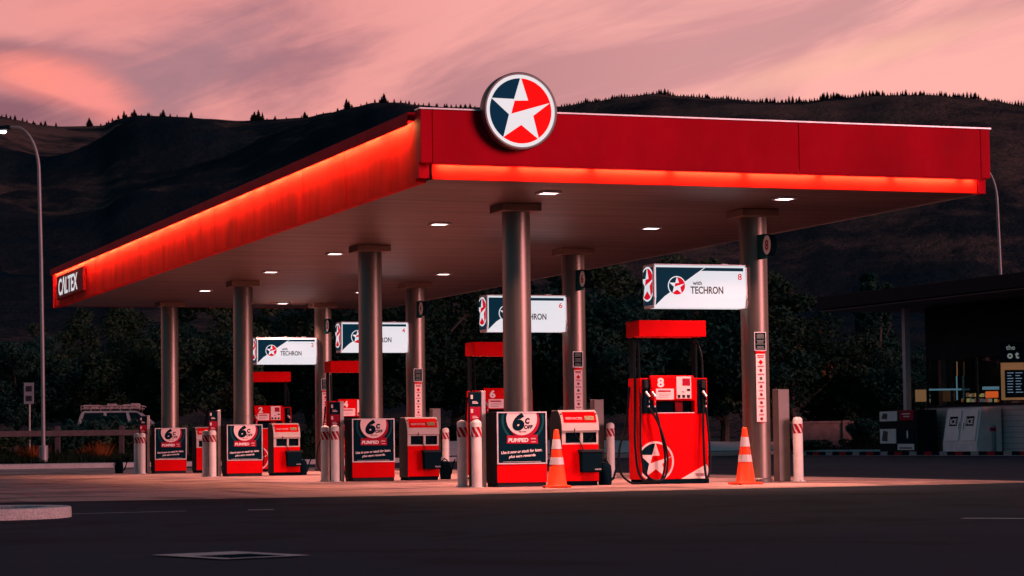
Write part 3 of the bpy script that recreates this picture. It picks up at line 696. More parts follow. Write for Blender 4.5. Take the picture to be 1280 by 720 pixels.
    # header on dark end posts
    for x in (.0,1.05):
        mb=MB(); mb.box(x+.014,x+.045,.3,.46,1.62,2.26); mb.build('header_post',M['roofing'],t)
    mb=MB(); mb.box(-.015,W-.01,-.02,D_+.02,2.255,2.505); mb.build('header',M['red'],t,bevel=.012)
    # emblem and white corner flash on the lower front
    mb=MB(); emblem(mb,.235,.345,.275,-.001,0,1,2,th=.002,clipf=[lambda p:p[0]-.012,lambda p:p[1]-.075],disc=False,n=64)
    mb.build('emblem',[M['pink'],M['navy'],M['red']],t)
    mb=MB(); mb.prism([(.66,.075),(1.112,.075),(1.112,.25),(1.08,.29)],-.004,-.001,'y'); fl=mb.build('corner_flash',M['cream'],t)
    mb=MB(); put_text(mb,'TECHRON',.99,.115,.04,-.0065,bold=.01,width=.19); mb.build('flash_lettering',M['crimson'],fl)
    return t
pumps=[]
for i,y in enumerate(ROW):
    if i==0: p=make_pump('8'); pumps.append(p)
    else:
        p=dup(pumps[0]); p.location.y+=y; pumps.append(p)
        for ch in p.children:
            for g in ch.children:
                if g.name.startswith('number_lettering'):
                    mb=MB(); put_text(mb,NUM[i],.315,1.475,.145,-.064,bold=.04,width=.11); q=mb.build('number_lettering',M['white']); g.data=q.data; bpy.data.objects.remove(q)
    p['label']=f'red fuel pump numbered {NUM[i]} with black hoses and raised red header'

# lightbox signs on the rear columns
def make_lightbox(num):
    t=thing('lightbox_sign','x','lit sign',(2.165,0,0),group='lightbox signs on the rear columns')
    x0,x1,z0,z1=0.0,1.555,2.70,3.355; yf=-.21
    prof=[(yf+.03,z1),(yf,z1-.03),(yf,z0+.17),(yf+.045,z0),(.165,z0),(.21,z0+.17),(.21,z1-.03),(.18,z1)]
    mb=MB(); mb.prism(prof,x0,x1,'x'); mb.build('case',M['litwhite'],t,bevel=.012)
    mb=MB(); 
    for a,b in ((x0-.01,x0+.012),(x1-.012,x1+.01)):
        mb.prism([(yy*1.03,zz+(.008 if zz>3 else -.008)) for yy,zz in prof],a,b,'x')
    mb.box(x0,x1,-.19,.19,z1+.001,z1+.02); mb.build('case_trim',M['alu'],t,bevel=.004)
    # printed front: navy sweep and bar
    y=yf-.001; zb=z0+.175
    mb=MB(); mb.prism([(.03,zb),(.17,zb),(.84,z1-.035),(.03,z1-.035)],y-.003,y,'y'); mb.prism([(.86,z1-.035),(1.5,z1-.035),(1.5,z1-.085),(.785,z1-.085)],y-.003,y,'y')
    mb.add([(.03,y-.003,zb),(.17,y-.003,zb),(.03,yf+.032,z0+.035),(.17,y,zb),(.03,y,zb)],[(0,2,1)])
    mb.build('navy_print',M['litnavy'],t)
    mb=MB(); emblem(mb,.375,3.035,.135,y-.003,0,1,2,th=.002,n=48); mb.build('emblem',[M['litwhite'],M['litnavy'],M['litred']],t)
    mb=MB(); put_text(mb,'with',.72,3.05,.065,y-.001,bold=.015,width=.15); put_text(mb,'TECHRON',.88,2.915,.115,y-.001,bold=.02,width=.55); 
    mb.build('word_lettering',M['inkgrey'],t)
    mb=MB(); put_text(mb,num,1.44,3.135,.095,y-.001,bold=.012,width=.065); mb.build('number_lettering',M['litred'],t)
    # end face with part of the star
    mb=MB(); ex=x0-.0105
    cl=[lambda p:.185-p[0],lambda p:p[0]+.185,lambda p:3.32-p[1],lambda p:p[1]-2.74]
    mb.mat(1); mb.prism([(-.185,2.87),(-.16,2.74),(.16,2.74),(.185,2.87),(.185,3.32),(-.185,3.32)],ex-.004,ex,'x')
    m2=MB(); emblem(m2,-.02,3.07,.24,0,0,1,2,th=.0025,n=48,clipf=[lambda p:p[0]+.18,lambda p:.18-p[0]])
    # turn the emblem from facing -y to facing -x
    mb.v_off=len(mb.v); b=len(mb.v); mb.v+=[(ex-.005+vy,-vx,vz) for vx,vy,vz in m2.v]; mb.f+=[[b+i for i in f] for f in m2.f]; mb.m+=m2.m
    mb.build('end_print',[M['litwhite'],M['litnavy'],M['litred']],t)
    mb=MB(); mb.box(x1+.01,3.944-2.165-.205,-.03,.03,2.86,2.94); mb.box(x1+.01,3.944-2.165-.205,-.03,.03,3.15,3.23); mb.build('bracket',M['steelpost'],t)
    mb=MB(); mb.tube([(x1-.02,-.21,z0+.2),(x1+.012,-.22,z0+.08),(x1,-.2,z0-.01)],.006,6); mb.box(1.22,1.32,-.05,.05,z1+.02,z1+.04); mb.build('catch',M['alu'],t)
    return t
lb=[]
def relettered(root,name,make):
    for ch in root.children:
        if ch.name.startswith(name):
            mb=MB(); make(mb); q=mb.build(name,list(ch.data.materials)); ch.data=q.data; bpy.data.objects.remove(q)
for i,y in enumerate(ROW):
    if i==0: o=make_lightbox('8')
    else:
        o=dup(lb[0]); o.location.y=y; relettered(o,'number_lettering',lambda mb:put_text(mb,NUM[i],1.44,3.135,.095,-.212,bold=.012,width=.065))
    o['label']=f'glowing white and navy lightbox sign with small number {NUM[i]}, above fuel pump {NUM[i]}'; lb.append(o)
# round number plates projecting from the columns
def make_plate(num):
    t=thing('number_plate','x','number sign',(3.944,0,0),group='round pump number plates on the rear columns')
    mb=MB(); mb.box(-.03,.03,-.46,-.21,3.46,3.84); mb.build('bracket_box',M['teal'],t,bevel=.008)
    n=40; mb=MB(); r=.165; vs=[]
    for xx,rr in ((-.05,r-.01),(-.04,r),(.04,r),(.05,r-.01)): vs+=[(xx,-.60+rr*.92*math.cos(2*math.pi*i/n),3.655+rr*math.sin(2*math.pi*i/n)) for i in range(n)]
    mb.add(vs,[(j*n+i,j*n+(i+1)%n,(j+1)*n+(i+1)%n,(j+1)*n+i) for j in range(3) for i in range(n)]+[list(range(n)),[3*n+i for i in range(n)]]); d_=mb.build('disc',M['black'],t)
    mb=MB(); mb.prism([(-.60+.135*math.cos(2*math.pi*i/n),3.655+.148*math.sin(2*math.pi*i/n)) for i in range(n)],-.054,-.051,'x'); mb.build('disc_face',M['cream'],t)
    mb=MB(); put_text(mb,num,-.6,3.575,.16,-.0565,bold=.02,width=.11,face='-x'); mb.build('number_lettering',M['darkred'],t)
    return t
pl=[]
for i,y in enumerate(ROW):
    if i==0: o=make_plate('8')
    else:
        o=dup(pl[0]); o.location.y=y; relettered(o,'number_lettering',lambda mb:put_text(mb,NUM[i],-.6,3.575,.16,-.0565,bold=.02,width=.11,face='-x'))
    o['label']=f'small round number plate reading {NUM[i]} projecting from a rear column'; pl.append(o)
# notices on the columns
def make_notice():
    t=thing('black_notice','x','notice',(3.93,-.217,0),group='black notices on the rear columns')
    mb=MB(); mb.box(-.10,.10,-.006,.004,2.04,2.33); mb.build('board',M['alu'],t)
    mb=MB(); mb.box(-.09,.09,-.009,-.0065,2.05,2.32); mb.build('board_face',M['black'],t)
    mb=MB()
    rr=random.Random(3)
    for k in range(13):
        if k in (4,9): continue
        z=2.30-.019*k; w=rr.uniform(.05,.078); mb.box(-w,w,-.0105,-.0092,z-.009,z-.001)
    mb.build('print_lines',M['teal'] if False else paint('pale green print',(.16,.22,.20),.5),t)
    return t
each(make_notice,lambda i:f'small black notice above the white strip, rear column of {ORD[i]} island')
def make_strip():
    t=thing('warning_strip','x','warning sign',(3.93,-.217,0),group='white warning strips on the rear columns')
    mb=MB(); mb.box(-.08,.08,-.006,.004,.94,1.99); mb.build('strip',M['pink'],t)
    mb=MB(); mb.box(-.08,.08,-.006,.004,1.992,2.03); mb.build('strip_header',M['red'],t)
    mb=MB(); rr=random.Random(5)
    for k in range(8):
        z=1.86-.125*k
        if k==0: mb.mat(0); mb.prism([(-.04,z),(0,z-.04),(.04,z),(0,z+.04)],-.009,-.0065,'y')
        else:
            mb.mat(1 if k!=2 else 2); mb.prism([(.026*math.cos(R(30*i)),z+.026*math.sin(R(30*i))) for i in range(12)],-.009,-.0065,'y'); mb.mat(2); mb.box(-.005,.012,-.0105,-.0092,z-.018,z+.015)
        mb.mat(1)
        for j in range(2): w=rr.uniform(.03,.06); mb.box(-w,w,-.009,-.0065,z-.06-.013*j,z-.053-.013*j)
    mb.mat(1); mb.box(-.05,.05,-.009,-.0065,1.93,1.945); mb.box(-.06,.06,-.009,-.0065,1.955,1.97)
    mb.build('symbols',[M['red'],M['crimson'],M['inkgrey']],t)
    return t
each(make_strip,lambda i:f'tall white strip of warning symbols on rear column of {ORD[i]} island')

# traffic cones
def make_cone():
    t=thing('traffic_cone','x','traffic cone',(.08,-1.40,.004),R(-14),group='orange traffic cones on the concrete edge')
    mb=MB(); mb.box(-.19,.19,-.19,.19,0,.035); mb.build('base',M['orange'],t,bevel=.012)
    def rr(z): return .145-(z-.035)*(.145-.034)/.81
    mb=MB(); zs=[.035,.36,.36,.84]; mb.lathe([(rr(.036)+.012,.036),(rr(.05),.05),(rr(.44),.44),(rr(.82),.82),(.03,.84),(.024,.845)],0,0,32); mb.build('cone_body',M['orange'],t,smooth=True)
    for a,b in ((.335,.44),(.56,.70)):
        mb=MB(); n=32; vs=[((rr(z)+.003)*math.cos(2*math.pi*i/n),(rr(z)+.003)*math.sin(2*math.pi*i/n),z) for z in (a,b) for i in range(n)]
        mb.add(vs,[(i,(i+1)%n,n+(i+1)%n,n+i) for i in range(n)]); mb.build('reflective_band',M['reflect'],t,smooth=False)
    return t
c1=make_cone(); c1['label']='orange traffic cone with two white bands in front of the nearest wash bin'
c2=dup(c1,(2.98,-1.62,.004),'orange traffic cone with two white bands in front of the nearest right column'); c2.rotation_euler=(0,0,R(9))

# ------------------------------------------------------------------ left: fence, car, lamp, sign, verge planting
def zb(px,D): return bank(px,D-edge(px))+.02
th=thing('post_and_rail_fence','weathered low timber rail fence along the verge in front of the parked car','fence',(0,0,0))
FD=86
fp=[G(px,FD+(px-70)*.012,zb(px,FD+(px-70)*.012)) for px in (-90,-8,72,152,232)]
for p in fp:
    mb=MB(); mb.box(-.09,.09,-.07,.07,-.1,1.05,rot=R(-19.7)); mb.build('fence_post',M['wood'],th,bevel=.015,loc=p)
for a,b in zip(fp,fp[1:]):
    d_=(b-a).normalized(); n_=Vector((-d_.y,d_.x,0))*.04; mb=MB(); u_=Vector((0,0,1)); a2=a-n_*3.2; b2=b-n_*3.2
    q=[a2-n_+u_*.70,b2-n_+u_*.70,b2+n_+u_*.70,a2+n_+u_*.70]; q2=[p+u_*.2 for p in q]
    mb.add([tuple(x) for x in q+q2],[(0,1,2,3),(4,5,6,7),(0,1,5,4),(1,2,6,5),(2,3,7,6),(3,0,4,7)]); mb.build('rail',M['wood'],th,bevel=.01)

M['rack']=paint('dusty rack load',(.42,.30,.28),.8,var=.4,scale=8)
def make_car():
    D=104; px=163; z=zb(px,D)
    t=thing('four_wheel_drive','white four wheel drive wagon with loaded roof rack parked behind the rail fence','car',G(px,D,z),R(-19.7+4))
    # local x forward (to the right in view), y depth
    low=[(-2.2,.45),(2.35,.45),(2.42,.75),(2.35,1.0),(1.15,1.12),(.98,1.14),(-2.22,1.14),(-2.28,.8)]
    mb=MB(); mb.prism(low,-.88,.88,'y'); mb.build('body',M['carwhite'],t,bevel=.06)
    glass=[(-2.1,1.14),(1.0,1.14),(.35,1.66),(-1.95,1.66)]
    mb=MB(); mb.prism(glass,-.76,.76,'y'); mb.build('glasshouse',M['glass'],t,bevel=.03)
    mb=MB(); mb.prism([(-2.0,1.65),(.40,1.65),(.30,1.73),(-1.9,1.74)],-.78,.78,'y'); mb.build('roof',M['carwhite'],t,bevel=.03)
    for (xa,xb,xc,xd) in ((-2.2,-2.02,-1.85,-1.98),(-1.05,-.93,-.93,-1.05),(.0,.14,.0,-.12),(.98,1.1,.42,.33)):
        for s in (-1,1):
            mb=MB(); mb.prism([(xa,1.13),(xb,1.13),(xc,1.67),(xd,1.67)],s*.79,s*.755,'y'); mb.build('pillar',M['carwhite'],t)
    for x in (-1.4,1.45):
        for s in (-1,1):
            o_=bpy.data.objects.new('wheel',None)
            mb=MB(); n=28; vs=[]
            for yy,rr in ((s*.9,.36),(s*.92,.385),(s*.68,.385),(s*.66,.36)): vs+=[(x+rr*math.cos(2*math.pi*i/n),yy,.385+rr*math.sin(2*math.pi*i/n)) for i in range(n)]
            mb.add(vs,[(j*n+i,j*n+(i+1)%n,(j+1)*n+(i+1)%n,(j+1)*n+i) for j in range(3) for i in range(n)]+[list(range(n)),[3*n+i for i in range(n)]]); wh=mb.build('wheel',M['rubber'],t,smooth=True)
            mb=MB(); mb.prism([(x+.21*math.cos(R(18*i)),.385+.21*math.sin(R(18*i))) for i in range(20)],s*.925,s*.90,'y'); mb.build('rim',M['alu'],wh)
    for s in (-1,1):
        mb=MB(); mb.box(2.33,2.42,s*.8-.12*(s>0)-.0,s*.8+.12*(s<0),.78,.95); mb.build('headlight',M['reflect'],t)
        mb=MB(); mb.box(-2.3,-2.22,min(s*.86,s*.74),max(s*.86,s*.74),.85,1.1); mb.build('tail_light',M['darkred'],t)
    # roof rack tray with load
    mb=MB(); 
    for y in (-.7,.7): mb.tube([(-2.0,y,1.95),(.5,y,1.95),(.62,y,1.9)],.022,6); mb.tube([(-2.0,y,1.83),(.55,y,1.83)],.02,6)
    for k in range(7): x=-2.0+k*.41; mb.box(x-.015,x+.015,-.7,.7,1.82,1.85); [mb.box(x-.012,x+.012,y-.012,y+.012,1.74,1.96) for y in (-.7,.7)]
    mb.build('roof_rack',M['rack'],t)
    mb=MB(); rr=random.Random(9)
    for k in range(7): x=-1.9+k*.33; mb.box(x,x+.3,-.68,.6,1.855,1.855+rr.uniform(.1,.2))
    mb.build('roof_load',M['rack'],t)
    mb=MB(); mb.box(.15,.4,-1.02,-.84,1.16,1.34); mb.build('mirror',M['carwhite'],t,bevel=.03)
    return t
make_car()

def street_lamp(base,h,lab,lit,rz,reach):
    t=thing('street_lamp',lab,'street lamp',base,rz,group='tall curved arm street lamps')
    pts=[(0,0,0),(-.03,0,h*.3),(-.08,0,h*.6),(-.15,0,h*.86)]
    for i in range(1,10):
        a=R(9*i); pts.append((-.15-(1-math.cos(a))*.8,0,h*.86+math.sin(a)*(h*.14)))
    pts+=[(-1.25,0,h+.0),(-reach,0,h-.10)]
    mb=MB(); mb.tube(pts,.068,12,.03); mb.build('post',M['galv'],t,smooth=True)
    mb=MB(); mb.lathe([(.19,0),(.19,.03),(.15,.05),(.15,.5),(.13,.55)],0,0,16); mb.build('base_sleeve',M['galv'],t)
    mb=MB(); mb.prism([(-reach-.40,h-.14),(-reach-.33,h+.0),(-reach+.1,h+.05),(-reach+.1,h-.09)],-.13,.13,'y'); hd=mb.build('lamp_head',M['roofing'],t,bevel=.02)
    mb=MB(); mb.prism([(-reach-.30,h-.20),(-reach-.08,h-.22),(-reach-.02,h-.145),(-reach-.33,h-.145)],-.1,.1,'y'); mb.build('lens',M['farlamp'] if lit else M['cream'],hd,bevel=.03)
    return t
b=G(54.5,80,zb(54,80)); street_lamp(b,11.05,'tall grey street lamp with lit head on a curved arm, beside the rail fence',True,R(-19.7),1.2)
b=G(1258.5,104,.3); street_lamp(b,12.0,'tall grey street lamp with curved arm rising behind the shop roof',False,R(-19.7),2.2)

D=88; b=G(37,D,zb(37,D)); th=thing('parking_sign','small white framed sign on a thin pole beside the left street lamp','sign',b,R(-19.7))
mb=MB(); mb.tube([(0,0,-.05),(0,0,2.5)],.035,8); mb.build('pole',M['galv'],th)
mb=MB(); mb.box(-.2,.16,-.05,-.03,1.85,2.62); sg=mb.build('sign_plate',M['grey'],th,bevel=.02)
mb=MB(); mb.box(-.13,.09,-.056,-.051,2.3,2.5); mb.box(-.13,.09,-.056,-.051,1.95,2.15); mb.build('sign_symbol',M['charcoal'],sg)

# ------------------------------------------------------------------ vegetation
def leaf_cloud(mb,centres,n,size,rr,flat=.75):
    for _ in range(n):
        c,rad=rr.choice(centres)
        while True:
            v=Vector((rr.uniform(-1,1),rr.uniform(-1,1),rr.uniform(-1,1)))
            if .05<v.length<1: break
        v=v*(v.length**-.45)
        p=Vector(c)+Vector((v.x*rad,v.y*rad,v.z*rad*flat))
        s=size*rr.uniform(.6,1.5); a=Vector((rr.gauss(0,1),rr.gauss(0,1),rr.gauss(0,.7))).normalized(); b_=a.cross(Vector((rr.gauss(0,1),rr.gauss(0,1),rr.gauss(0,1)))).normalized()
        k=len(mb.v); mb.v+=[tuple(p-a*s),tuple(p+b_*s*.45),tuple(p+a*s),tuple(p-b_*s*.45)]; mb.f.append([k,k+1,k+2,k+3]); mb.m.append(mb.k)
def tree_proto(kind,seed):
    rr=random.Random(seed); t=thing('tree' if kind!='poplar' else 'poplar_tree','x','tree',(0,0,0))
    mb=MB(); H={'broad':9.0,'wide':7.5,'poplar':11.0}[kind]
    top=H*.72; pts=[(0,0,-.3)]+[(rr.uniform(-.15,.15)*k,rr.uniform(-.15,.15)*k,top*k/5) for k in range(1,6)]
    mb.tube(pts,.24,8,.05)
    cents=[]
    if kind=='poplar':
        for k in range(14): z=1.2+k*.7; cents.append(((rr.uniform(-.35,.35),rr.uniform(-.35,.35),z),.95*math.sin(math.pi*(k+2)/17)**.6))
        nl=6500; sz=.13
    else:
        nlimb=11
        for k in range(nlimb):
            a=rr.uniform(0,6.28); z0=H*rr.uniform(.12,.5); L_=H*rr.uniform(.18,.38)*(1.25 if kind=='wide' else 1); z1=z0+H*rr.uniform(.05,.36)
            p0=Vector((0,0,z0)); p1=Vector((math.cos(a)*L_,math.sin(a)*L_,z1)); mid=(p0+p1)/2+Vector((0,0,-.2)); mb.tube([p0,mid,p1],.09,6,.02)
            for j in range(5): q=p0.lerp(p1,rr.uniform(.45,1.12)); cents.append(((q.x+rr.gauss(0,.6),q.y+rr.gauss(0,.6),q.z+rr.gauss(0,.5)),rr.uniform(.5,1.15)))
        for k in range(10): cents.append(((rr.gauss(0,.9),rr.gauss(0,.9),H*rr.uniform(.55,.95)),rr.uniform(.5,1.1)))
        nl=15000; sz=.13
    mb.build('trunk',M['bark'],t)
    mb=MB(); leaf_cloud(mb,cents,nl,sz,rr); mb.build('crown',{'broad':M['leaf'],'wide':M['leaf2'],'poplar':M['leaf2']}[kind],t)
    return t
protos=[tree_proto('broad',1),tree_proto('wide',2),tree_proto('broad',5),tree_proto('poplar',3)]
for ch in protos[2].children:
    if ch.name.startswith('crown'): ch.data.materials[0]=M['leaf3']
usedp=set()
# (px, distance, scale, proto, label)
TREES=[(-70,118,.72,0,'dark broad tree at the left edge, beyond the rail fence'),
 (20,112,.72,1,'low spreading dark tree behind the small pole sign'),
 (95,125,.74,0,'tall dark tree behind the left street lamp'),
 (150,113,.75,0,'tree with pale leafy branches directly above the parked white car'),
 (215,118,.85,1,'dark spreading tree behind the farthest front column'),
 (262,112,.85,0,'leafy tree between the two farthest front columns'),
 (335,122,.95,1,'dark tree behind the lightbox numbered 2'),
 (385,116,.9,0,'thin branched tree behind the farthest rear column'),
 (450,124,1.0,1,'dark tree behind the lightbox numbered 4'),
 (520,118,1.0,0,'broad tree behind the rear column of the third island'),
 (568,113,.95,2,'tree with orange flecked leaves left of the lightbox numbered 6'),
 (630,122,1.05,0,'tall tree behind the nearest front column'),
 (690,116,1.0,1,'dark tree behind the lightbox numbered 6'),
 (745,121,1.05,0,'tall tree rising between the columns right of lightbox 6'),
 (800,114,1.0,1,'broad dark tree behind pump 8 header'),
 (850,122,1.05,0,'tall tree behind the lightbox numbered 8'),
 (905,116,.98,1,'dark tree just left of the nearest rear column'),
 (958,116,.93,0,'dark tree just right of the nearest rear column'),
 (992,117,.86,2,'tree with turning orange leaves right of the nearest rear column'),
 (1040,120,.7,1,'low dark tree in front of the left tip of the shop roof'),
 (1085,118,.6,0,'small dark tree beneath the shop roof corner'),
 (1120,118,.64,1,'small dark tree behind the pink shop column'),
 (1094,150,.98,3,'left of two narrow poplars poking above the shop roof'),
 (1109,152,.93,3,'right of two narrow poplars poking above the shop roof'),
 (1180,128,.7,1,'dark tree hidden mostly behind the shop')]
for px,D,s,k,lab in TREES:
    first=k not in usedp; usedp.add(k)
    o=protos[k] if first else dup(protos[k])
    b=G(px,D,zb(px,D)); o.location=b; o.scale=(s*rnd.uniform(.95,1.1),s*rnd.uniform(.95,1.1),s); o.rotation_euler=(0,0,rnd.uniform(0,6.28)); o['label']=lab; o['group']='trees behind the forecourt'
del TREES[-1]
# shrubs in front of the trees
def shrub_proto(seed,name,mat,n=2600,w=1.4,h=1.0):
    rr=random.Random(seed); t=thing(name,'x','shrub',(0,0,0)); 
    mb=MB(); 
    for k in range(7): a=rr.uniform(0,6.28); mb.tube([(0,0,-.1),(math.cos(a)*.3,math.sin(a)*.3,h*.5),(math.cos(a)*w*.45,math.sin(a)*w*.45,h*.95)],.025,5,.008)
    mb.build('stem',M['bark'],t)
    mb=MB(); leaf_cloud(mb,[((rr.uniform(-.5,.5)*w,rr.uniform(-.5,.5)*w,rr.uniform(.25,.75)*h),rr.uniform(.25,.5)*w*.7) for _ in range(12)],n,.085,rr); mb.build('foliage',mat,t)
    return t
s1=shrub_proto(11,'shrub',M['leaf2']); s2=shrub_proto(12,'shrub',M['leaf'])
SH=[(118,93,1.3,1.2,'rounded shrub in front of the rear of the parked car'),(150,92,1.1,1.0,'shrub below the middle of the parked car'),(60,90,1.1,.9,'low shrub beside the left street lamp foot'),(-10,88,1.2,.9,'low shrub at the left edge behind the rail'),(200,96,1.2,1.1,'shrub behind the farthest poster box'),
 (245,96,1.4,1.0,'shrub behind the third island bollard pair'),(335,98,1.4,1.1,'shrub behind pump 2'),(385,99,1.3,1.0,'shrub left of pump 4'),(480,101,1.5,1.0,'shrub behind the third wash bin'),(560,104,1.4,1.1,'shrub behind the second wash bin'),(1010,106.6,1.1,.42,'shrub in front of the low block wall, left part'),(1080,106.4,.9,.42,'shrub in front of the low block wall, right part'),(1085,107,1.5,1.1,'shrub left of the gas bottle cage')]
for i,(px,D,sw,sh,lab) in enumerate(SH):
    b_=(s1,s2)[i%2]; o=b_ if i<2 else dup(b_); o.location=G(px,D,zb(px,D)-.02); o.scale=(sw,sw,sh*1.15); o.rotation_euler=(0,0,rnd.uniform(0,6)); o['label']=lab; o['group']='shrubs along the verge'
# ground cover: rough grass on the verge (one mass)
mb=MB(); rr=random.Random(21)
for _ in range(26000):
    px=rr.uniform(-120,1120); s=.25+rr.random()**1.6*16; D=edge(px)+s
    if px>560 and s<9.5 and px<985: continue
    c=G(px,D,bank(px,s)+.0); h=rr.uniform(.07,.26)*(1.3 if noise.noise(Vector((c.x*.25,c.y*.25,0)))>.1 else .7); a=rr.uniform(0,6.28); w=.03; lean=Vector((rr.gauss(0,.5),rr.gauss(0,.5),0))*h*.7
    d_=Vector((math.cos(a),math.sin(a),0))*w; k=len(mb.v); mb.v+=[tuple(c-d_),tuple(c+d_),tuple(c+lean+Vector((0,0,h)))]; mb.f.append([k,k+1,k+2]); mb.m.append(0)
tag(mb.build('grass',M['grass']),'rough dark grass covering the verge behind the forecourt','grass',kind='stuff')
# orange grass tufts
def tuft(px,D,lab,sc):
    mb=MB(); r_=random.Random(int(px))
    for _ in range(260):
        a=r_.uniform(0,6.28); h=r_.uniform(.25,.55)*sc; q=r_.random()*.35*sc; c=Vector((math.cos(a)*q,math.sin(a)*q,0)); tip=c*2.2+Vector((0,0,h)); d_=Vector((-math.sin(a),math.cos(a),0))*.014
        k=len(mb.v); mb.v+=[tuple(c-d_),tuple(c+d_),tuple(tip)]; mb.f.append([k,k+1,k+2]); mb.m.append(0)
    o=mb.build('grass_tuft',M['tuft'],loc=G(px,D,zb(px,D)-.02)); tag(o,lab,'ornamental grass','orange grass tufts on the verge')
M['tuft']=leafmat('orange grass blades',(.2,.05,.015),(.35,.10,.03),(.3,.06,.02),.1)
tuft(124,83,'orange tussock of grass below the parked car, beside the fence post',1.25); tuft(41,83,'orange tussock of grass at the foot of the left street lamp',1.0); tuft(112,83.5,'smaller orange tussock left of the brightest one',.8)

# ------------------------------------------------------------------ low wall, right of the forecourt
th=thing('block_wall','low reddish block wall with pale capping right of the forecourt','wall',G(1030,109,zb(1030,109)),R(-19.7))
mb=MB(); mb.box(-1.45,1.45,-.15,.15,-.1,1.15); mb.build('blockwork',M['brick'],th,bevel=.01)
mb=MB(); mb.box(-1.5,.8,-.18,.18,1.152,1.26); mb.build('capping',M['brick'],th,bevel=.01)
mb=MB(); mb.box(.82,1.5,-.22,.2,.0,1.28); mb.build('end_pier',M['brick'],th,bevel=.01)

# ------------------------------------------------------------------ the shop
th=thing('shop_building','dark flat roofed shop with glazed front and dim lit interior','shop',(0,0,0))
UF=34.1
mb=MB(); 
v0,v1=28,52.3
top=[(31.5,v0,6.16),(46,v0,6.6),(46,v1,6.6),(31.5,v1,6.24)]
mb.add([(x,y,z) for x,y,z in top]+[(x,y,z-.5) for x,y,z in top],[(0,1,2,3),(4,5,6,7),(0,1,5,4),(1,2,6,5),(2,3,7,6),(3,0,4,7)]); mb.build('roof',M['roofing'],th,bevel=.01)
mb=MB(); bt=[(31.6,v0+.1,5.655),(45.9,v0+.1,5.655),(45.9,v1-.1,5.705),(31.6,v1-.1,5.705)]; mb.add([(x,y,z-.012) for x,y,z in bt]+[(x,y,z-.05) for x,y,z in bt],[(0,1,2,3),(4,5,6,7),(0,1,5,4),(1,2,6,5),(2,3,7,6),(3,0,4,7)]); mb.build('roof_soffit',M['shopsoffit'],th)
mb=MB(); mb.prism([(33.3,48.5),(33.52,48.5),(33.52,48.74),(33.3,48.74)],0,5.62,'z'); mb.build('corner_column',paint('pinkish painted column',(.6,.44,.45),.6),th,bevel=.01)
mb=MB(); mb.box(UF,UF+.2,28.5,48.4,0,1.78); mb.box(UF,45.5,48.3,48.5,0,1.78); mb.build('base_wall',M['siding'],th)
mb=MB(); mb.box(UF+.02,UF+.18,28.5,48.4,3.6,5.6); mb.box(UF+.2,45.5,48.25,48.42,1.78,5.6); mb.build('upper_glazing',M['roofing'],th)
mb=MB(); mb.box(UF-.05,UF+.22,28.5,48.45,1.782,1.86); mb.build('sill',M['charcoal'],th)
for k in range(11):
    y=48.4-k*1.85; mb=MB(); mb.box(UF+.03,UF+.13,y-.04,y+.04,1.862,3.598); fr=mb.build('window_frame',M['charcoal'],th)
    if k<10: mb=MB(); mb.box(UF+.075,UF+.085,y-1.81,y-.041,1.862,3.598); mb.build('pane',M['pane'],fr)
mb=MB(); mb.box(34.4,45,28.5,48.2,.0,.05); mb.build('interior_floor',M['grey'],th)
mb=MB(); mb.box(44.5,44.6,28.5,48.2,.05,5.5); mb.build('interior_wall',M['roofing'],th)
# shelves and goods seen through the glass, glowing in place of shop lighting
for (pa,pb,ya,yb,mm,D) in ((1146,1158,487,502,'interior',93),(1163,1202,485.5,488,'interiorblue',92),(1234,1248,489,497,'interiororange',88),(1230,1249,483,487,'interiorblue',88.3),(1196,1197.2,452,470,'interior',91.5),(1195.8,1197.4,470,500,'interiorblue',91.5)):
    A=P(pa,yb,D); Bq=P(pb,ya,D); mb=MB(); w_=(P(pb,yb,D)-A); w_.z=0; L_=w_.length
    o=thing if False else None
    rz=math.atan2(w_.y,w_.x); mb.box(0,L_,0,.3 if pb-pa>3 else .03,0,Bq.z-A.z)
    q=mb.build('glowing_shelf' if mm!='interiorblue' else 'lit_display',M[mm],th,loc=A); q.rotation_euler=(0,0,rz)
rg=random.Random(44); gx=1163.0
cols=[(.9,.45,.2),(.2,.35,.45),(.7,.6,.5),(.8,.12,.04),(.15,.3,.2),(.6,.5,.15)]
gm=[lamp('dim glowing goods',c,.09+.05*k) for k,c in enumerate(cols)]  # goods emit by themselves, standing in for lamplight on them
for row,(ya,yb) in enumerate(((491,496),(497.5,502.5))):
    gx=1163.0
    while gx<1249:
        wpx=rg.uniform(1.5,4.5)
        if rg.random()<.8 and not 1203<gx<1208:
            D=96-(gx-1163)*.05; A=P(gx,yb,D); Bq=P(gx+wpx-.4,ya+rg.uniform(0,2.2),D); w_=P(gx+wpx-.4,yb,D)-A; w_.z=0
            mb=MB(); mb.box(0,w_.length,0,.2,0,Bq.z-A.z); q=mb.build('shelf_goods',rg.choice(gm),th,loc=A); q.rotation_euler=(0,0,math.atan2(w_.y,w_.x))
        gx+=wpx
def framed(pa,pb,ya,yb,D,mat,depth=.1,name='panel',parent=None):
    A=P(pa,yb,D); Bq=P(pb,ya,D); w_=(P(pb,yb,D)-A); w_.z=0; mb=MB(); mb.box(0,w_.length,0,depth,0,Bq.z-A.z)
    q=mb.build(name,mat,parent,loc=A); q.rotation_euler=(0,0,math.atan2(w_.y,w_.x)); return q,w_.length,Bq.z-A.z
q,L_,h_=framed(1252.5,1281,453,500,85,M['interior'],.08,'menu_board_frame',th)  # frame glows itself; the shop light is put into its surface
q,L_,h_=framed(1257,1283,462,497,84.7,M['black'],.06,'menu_board',th)
mb=MB(); rr=random.Random(2)
